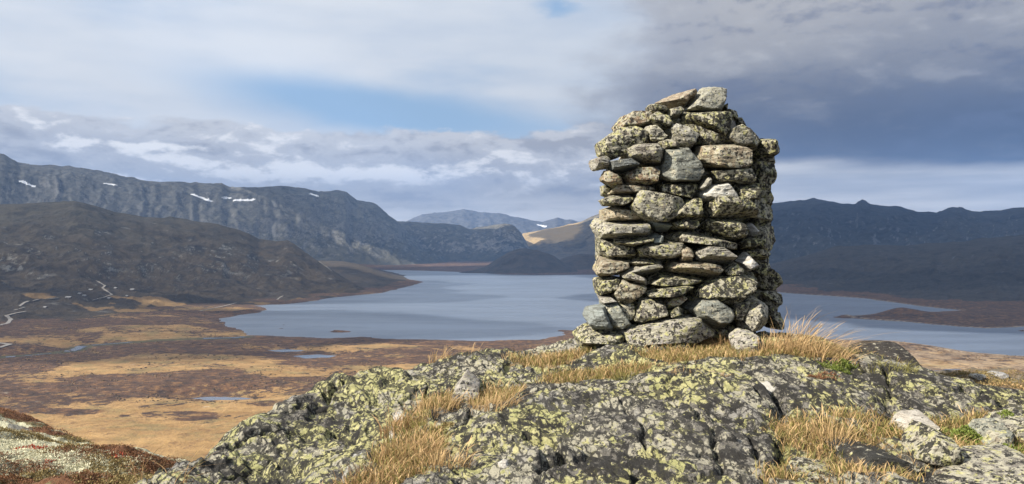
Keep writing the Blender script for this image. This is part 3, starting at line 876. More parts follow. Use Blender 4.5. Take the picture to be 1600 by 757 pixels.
near = mountain('mountain', 'dark rugged hillside sloping to the moor on the left', 'near_slope',
                [(-3200, 470), (-2400, 360), (-1500, 270), (-400, 282), (-150, 304), (-40, 316), (0, 319), (40, 318), (67, 316), (117, 314), (150, 321), (180, 330), (225, 340), (270, 341), (314, 348), (340, 350), (368, 357), (390, 366),
                 (404, 373), (431, 377), (449, 375), (458, 379), (467, 386), (490, 404), (516, 422), (539, 436), (561, 447), (580, 456), (595, 462)],
                [(-1500, 1200), (-400, 1450), (0, 1700), (200, 2000), (330, 2330), (400, 2520), (520, 2860), (595, 3130)],
                [(-1500, 2700), (-400, 3000), (0, 3400), (200, 3650), (450, 3800), (520, 3500), (595, 3220)],
                ([0, .15, .3, .45, .6, .8, 1, 1.3, 2], [0.03, .065, .15, .28, .46, .76, 1, .9, .4]), 46, 300, 141, ridge_n=6, rows=260, det=0.95,
                attrs={'ochre': lambda g, u: np.clip(sstep(u, .34, .20)[:, None] * sstep(fbm(g.X / 170, g.d / 110, None, 5, 19), 0.0, 0.35), 0, 1)})


def cast(px, py, grids):
    best = None
    for g in grids:
        if px < g.px[0] or px > g.px[-1]:
            continue
        h = g.hit(px, py)
        if h is not None and (best is None or h.y < best.y):
            best = h
    return best


# ---- snow patches lying on the ridge and the far peaks
def snow(g, pts, label, width):
    """strip of old snow: faces of the slope under a drawn line"""
    pts = np.array(pts, float)
    R, C = g.Z.shape
    cx_ = np.repeat(g.px[None, :], R, 0); cy_ = g.py
    seg = np.full(cx_.shape, 1e9)
    for a, b_, wa in zip(pts[:-1], pts[1:], width):
        e = b_ - a
        t = np.clip(((cx_ - a[0]) * e[0] + (cy_ - a[1]) * e[1]) / (e @ e), 0, 1)
        ddx = cx_ - a[0] - t * e[0]; ddy = (cy_ - a[1] - t * e[1]) * 1.6
        seg = np.minimum(seg, np.hypot(ddx, ddy) / (wa * 0.8))
    n_ = 0.35 * vnoise(cx_ / 3.0, cy_ / 2.0, None, 5)
    mask = (seg + n_ < 1.0)
    mask[int(R * 0.80):] = False
    top = np.minimum.accumulate(np.vstack([np.full((1, C), 1e9), cy_[:-1]]), 0)
    mask &= cy_ <= top + 0.5
    fm = mask[:-1, :-1] & mask[1:, :-1] | mask[:-1, 1:] & mask[1:, 1:]
    idx = np.argwhere(fm)
    if len(idx) == 0:
        return
    ids = {}
    V = []; Fc = []
    for r, c in idx:
        q = []
        for rr, cc in ((r, c), (r, c + 1), (r + 1, c + 1), (r + 1, c)):
            if (rr, cc) not in ids:
                ids[(rr, cc)] = len(V)
                V.append((g.X[rr, cc], g.d[rr, cc] - 2.0, g.Z[rr, cc] + 2.5))
            q.append(ids[(rr, cc)])
        Fc.append(q)
    tag(link('snow_patch', mesh_np('snow_patch', np.array(V), np.array(Fc)), M['snow']), label, kind='structure')


snow(ridge, [(31, 283), (40, 287), (53, 292)], 'bright snow patch high on the leftmost slope', [3.5, 3.5])
snow(ridge, [(301, 304), (312, 309), (330, 315)], 'slanting snow streak in the middle of the ridge', [2.6, 3])
snow(ridge, [(368, 314), (395, 313)], 'level snow strip right of the slanting streak', [3])
snow(ridge, [(350, 310), (359, 310)], 'small snow spot between the two streaks', [2.4])
snow(ridge, [(487, 304), (496, 307)], 'tiny snow patch near the cliff top', [2.2])
snow(ridge, [(162, 287), (181, 290)], 'thin snow line under the left crest', [2.2])
snow(far, [(842, 352), (852, 355)], 'small snow patch on the far blue peaks', [2.2])

# ---- tracks
ALL_LEFT = [near, spit, moor]
def track(pts, width, lab, seed):
    dense = []
    for a, b_ in zip(pts[:-1], pts[1:]):
        n_ = max(3, int(math.hypot(b_[0] - a[0], b_[1] - a[1]) / 2.0))
        for t in np.linspace(0, 1, n_, endpoint=False):
            dense.append((a[0] + t * (b_[0] - a[0]), a[1] + t * (b_[1] - a[1])))
    dense.append(pts[-1])
    hp = [cast(x, y, ALL_LEFT) for x, y in dense]
    hp = [h for h in hp if h is not None]
    ribbon('gravel_track', hp, width, M['gravel'], 1.2, lab, 0.25, seed)
track([(-40, 516), (0, 509), (12, 506), (17, 500), (10, 494), (25, 490), (41, 487)], 9, 'winding pale gravel road at the left edge', 1)
track([(22, 485.5), (38, 481), (31, 479), (37, 474), (45, 471)], 7, 'upper bend of the pale gravel road', 2)
track([(51, 471), (60, 468.5), (78, 468), (92, 466)], 6, 'gravel road continuing towards the cabins', 3)
track([(150, 439), (164, 447), (160, 451), (175, 461), (162, 465.5), (144, 470)], 6, 'zigzag track among the cabins', 4)
track([(312, 487), (330, 483), (350, 479), (369, 474)], 6, 'straight pale track by the lake shore', 5)
track([(433, 469), (438, 465), (442, 463)], 6, 'short piece of track above the shore', 6)
track([(-20, 546), (0, 544), (15, 539), (0, 537), (-15, 537)], 9, 'hairpin of a gravel road at the lower left edge', 7)

# ---- cabins
def gable(w, dp, h, rh):
    """walls with two gables, and two roof planes"""
    bw = bmesh.new()
    a = [bw.verts.new(v) for v in ((-w, -dp, 0), (w, -dp, 0), (w, dp, 0), (-w, dp, 0), (-w, -dp, h), (w, -dp, h), (w, dp, h), (-w, dp, h), (-w, 0, h + rh), (w, 0, h + rh))]
    for q in ((0, 1, 5, 4), (2, 3, 7, 6), (1, 2, 6, 9, 5), (3, 0, 4, 8, 7)):
        bw.faces.new([a[i] for i in q])
    m1 = bpy.data.meshes.new('wall'); bw.to_mesh(m1); bw.free()
    br = bmesh.new()
    e = 0.6
    k = rh / dp
    for s in (-1, 1):
        lo = (dp + e) * s; zl = h - e * k
        c = [(-w - e, lo, zl), (w + e, lo, zl), (w + e, 0, h + rh), (-w - e, 0, h + rh)]
        b0 = [br.verts.new((x, y, z + 0.05)) for x, y, z in c]; t0 = [br.verts.new((x, y, z + 0.35)) for x, y, z in c]
        br.faces.new(b0); br.faces.new(t0)
        for i in range(4):
            br.faces.new((b0[i], b0[(i + 1) % 4], t0[(i + 1) % 4], t0[i]))
    bmesh.ops.recalc_face_normals(br, faces=br.faces)
    m2 = bpy.data.meshes.new('roof'); br.to_mesh(m2); br.free()
    return m1, m2


def quad_mesh(name, w, h):
    m_ = bpy.data.meshes.new(name)
    m_.from_pydata([(-w, -.04, -h), (w, -.04, -h), (w, -.04, h), (-w, -.04, h), (-w, .04, -h), (w, .04, -h), (w, .04, h), (-w, .04, h)], [],
                   [(0, 1, 2, 3), (5, 4, 7, 6), (4, 0, 3, 7), (1, 5, 6, 2), (3, 2, 6, 7), (4, 5, 1, 0)])
    return m_


wall_me, roof_me = gable(6.0, 3.6, 3.2, 2.4)
door_me = quad_mesh('door', 0.55, 1.05); win_me = quad_mesh('window', 0.7, 0.6)
CABINS = [(125, 460, 'dark cabin at the left of the cabin cluster'), (132, 463, 'cabin just below the leftmost cabin of the cluster'),
          (142, 454, 'cabin at the top left of the cabin cluster'), (171, 467.5, 'cabin below the lower bend of the zigzag track'),
          (181, 451.5, 'cabin right of the top of the zigzag track'), (199, 463.5, 'cabin at the lower right of the cabin cluster'),
          (207, 454, 'rightmost cabin of the cluster under the dark hillside'), (71, 481.5, 'lone cabin between the road bend and the cluster'),
          (107, 466.5, 'cabin at the far left of the cluster near the road')]
for i, (x, y, lab) in enumerate(CABINS):
    h = cast(x, y, ALL_LEFT)
    if h is None:
        continue
    e = bpy.data.objects.new('cabin', None); COL.objects.link(e)
    e.location = h - Vector((0, 0, 0.8)); e.rotation_euler = (0, 0, random.uniform(-0.5, 0.5))
    s = random.uniform(0.8, 1.15); e.scale = (s, s, s)
    tag(e, lab, 'cabin', 'cabins at the foot of the left hillside')
    link('wall', wall_me, M['wall'], e); link('roof', roof_me, M['roof'], e)
    dr = link('door', door_me, M['roof'], e); dr.location = (0.8, -3.62, 1.1)
    for wx in (-3.2, 3.4):
        wn = link('window', win_me, M['glass'], e); wn.location = (wx, -3.62, 1.7)

# ------------------------------------------------------------------ the hilltop: heath slope round the outcrop
def cp(px, py, d):
    v = P(px, py, d)
    return (v.x, v.y, v.z)


def rel(px, d, drop):
    return (d * (px - CX) / F, d, EZ - drop)


hc = [  # left mound
    cp(-350, 600, 25), cp(-150, 612, 25), cp(0, 636, 25), cp(30, 643, 24.5), cp(60, 655, 24), cp(95, 672, 23.5), cp(140, 685, 23), cp(172, 695, 22.5), cp(190, 703, 21.5), cp(215, 707, 21), cp(270, 719, 20), cp(330, 733, 19),
    cp(0, 665, 21.5), cp(90, 692, 20.5), cp(0, 700, 17.5), cp(120, 712, 17.5), cp(220, 728, 17), cp(0, 757, 13.5), cp(140, 757, 13.8), cp(260, 757, 14), cp(-200, 757, 13), cp(-300, 670, 19),
    rel(-350, 34, 6.5), rel(0, 33, 10.5), rel(90, 32, 10.8), rel(175, 31, 10.8), rel(270, 30, 11.0), rel(350, 28, 10.5),
    rel(0, 45, 17), rel(200, 45, 18), rel(400, 45, 18), rel(-350, 50, 15),
    rel(300, 8, 3.1), rel(100, 8, 3.0), rel(-300, 8, 2.6), rel(500, 9, 3.2), rel(450, 18, 6.8), rel(600, 14, 5.0),
    # middle, hidden behind the outcrop
    rel(700, 11, 2.7), rel(900, 11, 2.3), rel(1100, 11, 2.3), rel(800, 20, 7.0), rel(1050, 20, 6.0), rel(900, 45, 18),
    # right
    rel(1250, 9, 1.75), rel(1350, 9, 1.68), cp(1440, 590, 9.5), cp(1500, 584, 10.5), cp(1560, 586, 11), cp(1640, 592, 11), cp(1750, 600, 11), cp(1950, 620, 10),
    cp(1440, 598, 8), cp(1520, 602, 8.2), cp(1600, 608, 8.4), cp(1750, 630, 8), rel(1350, 7, 1.45), rel(1600, 6.6, 1.55), rel(1900, 6, 1.8),
    rel(1400, 16, 4.0), rel(1600, 17, 4.6), rel(1900, 17, 5.2), rel(1400, 45, 17), rel(1700, 45, 17), rel(2000, 45, 17),
    rel(400, 4, 2.3), rel(0, 4, 2.2), rel(1200, 5, 1.7), rel(1900, 4, 1.7)]
fh = tps(hc, 0.02)
hpx = np.concatenate([np.linspace(-2600, -330, 40), np.arange(-300, 420, 2.4), np.arange(430, 1400, 12), np.arange(1400, 1760, 2.4), np.linspace(1780, 4200, 40)])
hd = np.concatenate([np.geomspace(1.6, 7.4, 40), np.geomspace(7.5, 28, 520), np.geomspace(28.5, 45, 20)])
hX = hd[:, None] * (hpx[None, :] - CX) / F; hY = np.repeat(hd[:, None], len(hpx), 1)
hZ = fh(np.clip(hX, -22, 22), hY)
hZ = hZ + 0.30 * fbm(hX / 2.2, hY / 2.2, None, 4, 205) * sstep(hY, 10, 14) + 0.09 * fbm(hX / 0.5, hY / 0.5, None, 4, 206) + 0.03 * fbm(hX / .12, hY / .12, None, 3, 207)
# the far side falls to the valley
d2 = np.concatenate([np.geomspace(47, 760, 46)])
X2 = d2[:, None] * (hpx[None, :] - CX) / F; Y2 = np.repeat(d2[:, None], len(hpx), 1)
e0 = hZ[-1][None, :]
tt = (Y2 - 45) / (760 - 45)
Z2 = e0 * (1 - tt) ** 1.2 + (LAKE + 2) * (1 - (1 - tt) ** 1.25) - 20 * np.sin(np.pi * tt) + 3 * fbm(X2 / 30, Y2 / 30, None, 4, 9) * np.sin(np.pi * tt)
hd = np.concatenate([hd, d2]); hZ = np.vstack([hZ, Z2])
hill = Grid(hpx, hd, hZ)
PXG = np.repeat(hpx[None, :], len(hd), 0)
PYG = hill.py
def blob(cx, cy, rx, ry):
    """patch of ground: round where it lies"""
    c = hill.hit(cx, cy)
    if c is None:
        return 0 * hill.Z
    ex = hill.hit(cx, cy + ry) ; wy = max(abs(ex.y - c.y), 0.5) if ex else 1.0
    return np.exp(-((hill.X - c.x) / (rx * c.y / F)) ** 2 - ((hill.d - c.y) / wy) ** 2)
heath = 0.22 + 0.5 * sstep(hill.d, 23.0, 24.5) + 0.25 * fbm(hill.X / 1.5, hill.d / 1.5, None, 3, 61)
for a in ((150, 707, 90, 4), (40, 738, 60, 6), (130, 745, 70, 5), (200, 748, 70, 8), (260, 735, 60, 8), (40, 655, 70, 8), (80, 676, 60, 5), (220, 720, 60, 5), (30, 756, 80, 5)):
    heath = heath + 0.5 * blob(*a)
for a in ((40, 715, 90, 14), (60, 730, 100, 4), (120, 725, 60, 5), (110, 690, 40, 4)):
    heath = heath - 0.45 * blob(*a)
rockm = 0.06 + 0.75 * blob(30, 668, 26, 5) + 0.6 * blob(165, 692, 14, 4) + 0.5 * blob(100, 682, 26, 3) + 0.3 * blob(10, 640, 20, 3)
rightm = sstep(hill.X, 1.0, 2.0 + 0.02 * hill.d)
o = link('hillside', hill.mesh('hillside', {'heath': heath, 'rock': rockm, 'right': rightm}), M['hillside'])
tag(o, 'heath and pale reindeer lichen slope below the outcrop', kind='structure')

# ------------------------------------------------------------------ the outcrop
oc = [  # left skyline flank
    cp(200, 800, 3.7), cp(240, 757, 4.1), cp(330, 698, 4.7), cp(420, 646, 5.2), cp(500, 608, 5.7), cp(580, 581, 6.1), cp(660, 563, 6.45), cp(720, 551, 6.75), cp(800, 540, 6.9), cp(870, 531, 6.9),
    rel(200, 4.6, 2.3), rel(300, 5.6, 2.3), rel(400, 6.3, 2.1), rel(500, 6.9, 1.9), rel(600, 7.4, 1.75), rel(720, 8.0, 1.75), rel(830, 8.2, 1.6), rel(940, 8.4, 1.5),
    rel(100, 3.4, 1.8), rel(150, 5.0, 3.0), rel(300, 7.2, 3.4), rel(500, 8.6, 3.0), rel(750, 9.6, 2.6), rel(1000, 9.6, 2.2),
    # flank face
    cp(350, 757, 3.95), cp(430, 700, 4.5), cp(500, 650, 5.05), cp(450, 757, 3.8), cp(560, 700, 4.25), cp(580, 640, 5.0), cp(620, 600, 5.6),
    cp(560, 757, 3.65), cp(640, 700, 4.15), cp(650, 650, 4.75), cp(700, 757, 3.55), cp(730, 620, 5.15), cp(700, 580, 5.9), cp(800, 575, 6.0), cp(770, 632, 4.95),
    # ledge left of the cairn
    cp(850, 548, 6.6), cp(860, 575, 6.0), cp(930, 540, 6.45), cp(1000, 541, 6.35), cp(1060, 546, 6.2), cp(1150, 542, 6.2), cp(1220, 532, 6.35), cp(1300, 540, 6.3), cp(1060, 528, 7.0), cp(1200, 524, 7.1),
    cp(950, 565, 5.85), cp(1050, 568, 5.7), cp(900, 592, 5.45), cp(1000, 590, 5.4),
    # front hump crest and face
    cp(800, 635, 4.75), cp(850, 613, 4.9), cp(950, 601, 4.98), cp(1050, 588, 5.1), cp(1150, 562, 5.35), cp(1215, 566, 5.4), cp(850, 680, 4.2), cp(950, 680, 4.2), cp(1050, 660, 4.3), cp(1130, 640, 4.45),
    cp(800, 757, 3.5), cp(950, 757, 3.5), cp(1060, 757, 3.5), cp(1120, 710, 3.85), cp(1170, 640, 4.5), cp(1150, 757, 3.45),
    # step down to the right-hand hollow
    cp(1215, 645, 4.55), cp(1200, 700, 4.0), cp(1250, 680, 4.25), cp(1300, 700, 4.1), cp(1380, 700, 4.15), cp(1300, 757, 3.6), cp(1400, 757, 3.6), cp(1450, 690, 4.25), cp(1330, 660, 4.5),
    # right-hand ledge
    cp(1270, 620, 4.75), cp(1280, 580, 5.3), cp(1340, 572, 5.7), cp(1340, 610, 4.95), cp(1400, 590, 5.5), cp(1440, 592, 5.6), cp(1520, 601, 5.8), cp(1600, 607, 6.0), cp(1400, 640, 4.75), cp(1500, 635, 4.9), cp(1600, 640, 5.0),
    cp(1700, 620, 6.0), cp(1700, 660, 4.9), cp(1500, 680, 4.4), cp(1600, 685, 4.45), cp(1500, 720, 3.95), cp(1520, 757, 3.55), cp(1600, 725, 3.9), cp(1600, 757, 3.55), cp(1700, 757, 3.5),
    rel(1300, 7.2, 1.15), rel(1400, 6.8, 1.35), rel(1500, 7.0, 1.55), rel(1600, 7.1, 1.7), rel(1250, 8.2, 1.4), rel(1450, 8.4, 2.2), rel(1650, 8.6, 2.6), rel(1800, 7, 2.4), rel(1800, 5, 1.6),
    rel(100, 1.6, 1.5), rel(800, 1.6, 1.5), rel(1600, 1.6, 1.45), rel(500, 2.6, 1.28), rel(900, 2.6, 1.22), rel(1300, 2.6, 1.26), rel(1700, 2.6, 1.2), rel(-500, 2.2, 2.0), rel(2100, 2.2, 1.6)]
fo = tps(oc, 0.0006)
opx = np.concatenate([np.linspace(-700, -60, 30), np.arange(-40, 1690, 2.1), np.linspace(1700, 2300, 40)])
od = np.concatenate([np.geomspace(1.2, 3.25, 60), np.geomspace(3.26, 7.4, 500), np.geomspace(7.43, 9.4, 40)])
oX = od[:, None] * (opx[None, :] - CX) / F; oY = np.repeat(od[:, None], len(opx), 1)
oZ0 = fo(oX, oY)
ow = sstep(oY, 1.5, 2.5)
# blocky relief, foliation ribs, fine roughness
a_ = 0.62
rx = oX * math.cos(a_) + oY * math.sin(a_); ry = -oX * math.sin(a_) + oY * math.cos(a_)
wx = rx + 0.12 * fbm(oX / .5, oY / .5, None, 3, 301); wy = ry + 0.18 * fbm(oX / .6, oY / .6, None, 3, 302)
ribs = ridged(wx / 0.085, wy / 0.55, 3, 303)
blocks = fbm(wx / 0.42, wy / 0.75, None, 4, 304)
terr = blocks * 3.0
terr = (np.floor(terr) + sstep(terr - np.floor(terr), 0.62, 0.95)) / 3.0
big = fbm(oX / 0.9, oY / 0.9, None, 3, 305)
fine = fbm(oX / 0.05, oY / 0.05, None, 3, 306)
crk = np.abs(fbm(wx / 0.35, wy / 1.1, None, 3, 307))
crack = sstep(crk, 0.045, 0.0)
# soil in the hollows
outcrop0 = Grid(opx, od, oZ0)
def oblob(cx, cy, rx_, ry_, g=outcrop0):
    c = g.hit(cx, cy, crest=True)
    e_ = g.hit(cx, cy + ry_, crest=True); wy_ = max(abs(e_.y - c.y), 0.05) if e_ else 0.3
    return np.exp(-((g.X - c.x - 0.0) / (rx_ * c.y / F)) ** 2 - ((g.d - c.y) / wy_) ** 2)
soil = np.zeros(oZ0.shape)
for a in ((1080, 556, 90, 9), (960, 580, 60, 8), (1150, 545, 70, 10), (1260, 548, 80, 10), (640, 700, 60, 40), (600, 745, 70, 18), (690, 625, 40, 12), (775, 625, 45, 14), (640, 655, 32, 14),
          (1290, 690, 90, 30), (1400, 685, 60, 18), (1250, 740, 70, 16), (1360, 742, 80, 16), (1330, 660, 40, 10), (1480, 700, 70, 16), (1570, 700, 60, 20), (1400, 565, 60, 8), (860, 560, 70, 10), (900, 585, 60, 8), (1560, 660, 60, 10), (560, 752, 60, 8), (1500, 665, 60, 10)):
    soil = np.maximum(soil, oblob(*a))
sm_ = sstep(soil, 0.25, 0.6)
bare = np.clip(0.4 * sstep(fbm(oX / 0.55, oY / 0.55, None, 4, 330), 0.05, 0.4), 0, 1)
for a in ((1130, 640, 60, 40), (1200, 610, 30, 40), (1100, 700, 60, 30), (920, 600, 90, 8), (1250, 600, 40, 20), (1400, 620, 60, 14), (950, 725, 60, 18)):
    bare = np.maximum(bare, 0.65 * oblob(*a))
oZ = oZ0 + ow * ((1 - 0.75 * sm_) * (0.050 * (ribs - 0.6) + 0.090 * terr + 0.006 * fine - 0.075 * crack) + 0.050 * big - 0.012 * sm_)
# long joints and ledge edges in the rock
JOINTS = [([(1150, 566), (1190, 582), (1215, 610), (1228, 645), (1225, 690), (1205, 735)], .085, .030), ([(1250, 592), (1310, 606), (1390, 612), (1470, 622), (1560, 626)], .055, .022),
          ([(1386, 588), (1392, 612), (1384, 645)], .07, .022), ([(760, 642), (830, 622), (920, 612), (1010, 604), (1080, 592)], .05, .020),
          ([(330, 712), (420, 680), (520, 668), (590, 676)], .06, .022), ([(420, 650), (520, 632), (620, 622), (660, 606)], .045, .018), ([(1040, 600), (1090, 640), (1120, 690), (1130, 745)], .05, .018),
          ([(960, 615), (1000, 660), (1020, 720)], .04, .016), ([(740, 700), (840, 690), (950, 704), (1050, 716)], .05, .020), ([(480, 735), (420, 720), (360, 740)], .05, .020), ([(700, 575), (780, 578), (850, 572), (900, 562)], .06, .022)]
for jp, jd, jw in JOINTS:
    hp = [outcrop0.hit(x, y, crest=True) for x, y in jp]
    best = np.full(oZ.shape, 1e9)
    jx = oX + 0.05 * fbm(oX / .18, oY / .18, None, 3, 340); jy = oY + 0.05 * fbm(oX / .18 + 40, oY / .18, None, 3, 341)
    for a, b_ in zip(hp[:-1], hp[1:]):
        ex, ey = b_.x - a.x, b_.y - a.y
        t = np.clip(((jx - a.x) * ex + (jy - a.y) * ey) / (ex * ex + ey * ey), 0, 1)
        best = np.minimum(best, np.hypot(jx - a.x - t * ex, jy - a.y - t * ey))
    oZ = oZ - jd * np.exp(-(best / jw) ** 2) * (1 - 0.8 * sm_)
outcrop = Grid(opx, od, oZ)
o = link('rock_outcrop', outcrop.mesh('rock_outcrop', {'soil': soil, 'bare': bare}), M['outcrop'])
tag(o, 'rounded bedrock outcrop crusted with yellow-green and black lichen', kind='structure')

# ------------------------------------------------------------------ stones
def ico(n):
    b_ = bmesh.new(); bmesh.ops.create_icosphere(b_, subdivisions=n, radius=1.0)
    V = np.array([v.co[:] for v in b_.verts]); Fc = np.array([[v.index for v in f.verts] for f in b_.faces]); b_.free()
    return V, Fc
ICO = {n: ico(n) for n in (2, 3, 4, 5)}


def hull2(p):
    p = sorted(map(tuple, p))
    def half(q):
        r = []
        for a in q:
            while len(r) > 1 and (r[-1][0] - r[-2][0]) * (a[1] - r[-2][1]) - (r[-1][1] - r[-2][1]) * (a[0] - r[-2][0]) <= 0:
                r.pop()
            r.append(a)
        return r[:-1]
    return np.array(half(p) + half(p[::-1]))


def stone_mesh(poly, depth, fn, seed, sub=4, rough=1.0, power=16):
    """poly: outline (x, z) about the centre, counter-clockwise; fn: outward normal of the front face"""
    rs = np.random.default_rng(seed)
    poly = hull2(poly)
    pl = []
    n = len(poly)
    for i in range(n):
        a, b_ = poly[i], poly[(i + 1) % n]
        e = b_ - a; L_ = np.hypot(*e)
        if L_ < 1e-4:
            continue
        nr = np.array([e[1], 0, -e[0]]) / L_
        h = nr[0] * a[0] + nr[2] * a[1]
        nr[1] = rs.uniform(-0.30, 0.06)
        pl.append((nr / np.linalg.norm(nr), max(h, 0.012)))
    w, hh = np.ptp(poly[:, 0]), np.ptp(poly[:, 1])
    fn = np.array(fn, float)
    f1 = fn + rs.normal(0, .16, 3); pl.append((f1 / np.linalg.norm(f1), depth * 0.46))
    f2 = fn + np.array([rs.uniform(-.5, .5), 0, rs.uniform(.2, .7)]); pl.append((f2 / np.linalg.norm(f2), depth * 0.46 * .92 + 0.12 * hh))
    f3 = fn + np.array([rs.uniform(-.6, .6), 0, -rs.uniform(.2, .8)]); pl.append((f3 / np.linalg.norm(f3), depth * 0.46 * .92 + 0.12 * hh))
    bk = -fn + rs.normal(0, .2, 3); pl.append((bk / np.linalg.norm(bk), depth * 0.5))
    for _ in range(4):
        q = rs.normal(0, 1, 3); q[1] = -abs(q[1]); q /= np.linalg.norm(q)
        s_ = max((poly[:, 0] * q[0] + poly[:, 1] * q[2]).max() * 0.9, 0.02) + abs(q[1]) * depth * 0.42
        pl.append((q, s_ * rs.uniform(.74, .98)))
    Nn = np.array([p[0] for p in pl]); Hh = np.array([p[1] for p in pl])
    V, Fc = ICO[sub]
    dirs = V * np.array([w / 2, depth / 2, hh / 2])
    dirs = dirs / np.linalg.norm(dirs, axis=1)[:, None]
    dt = np.maximum(dirs @ Nn.T, 0) / Hh[None, :]
    r = (dt ** power).sum(1) ** (-1.0 / power)
    p = dirs * r[:, None] * 1.05
    sz = min(w, hh, depth)
    o3 = rs.uniform(-50, 50, 3)
    q = p + o3
    nd = 0.030 * fbm(q[:, 0] / (sz * .7), q[:, 1] / (sz * .7), q[:, 2] / (sz * .5), 3, seed)
    nd = nd - 0.11 * np.abs(fbm(q[:, 0] / .10, q[:, 1] / .10, q[:, 2] / .028, 3, seed + 9)) * min(1, .12 / sz)
    nd = nd + 0.022 * fbm(q[:, 0] / .025, q[:, 1] / .025, q[:, 2] / .02, 2, seed + 4)
    p = p + dirs * (nd * sz * rough)[:, None]
    me_ = mesh_np('stone', p, Fc)
    me_.set_sharp_from_angle(angle=0.55)
    return me_


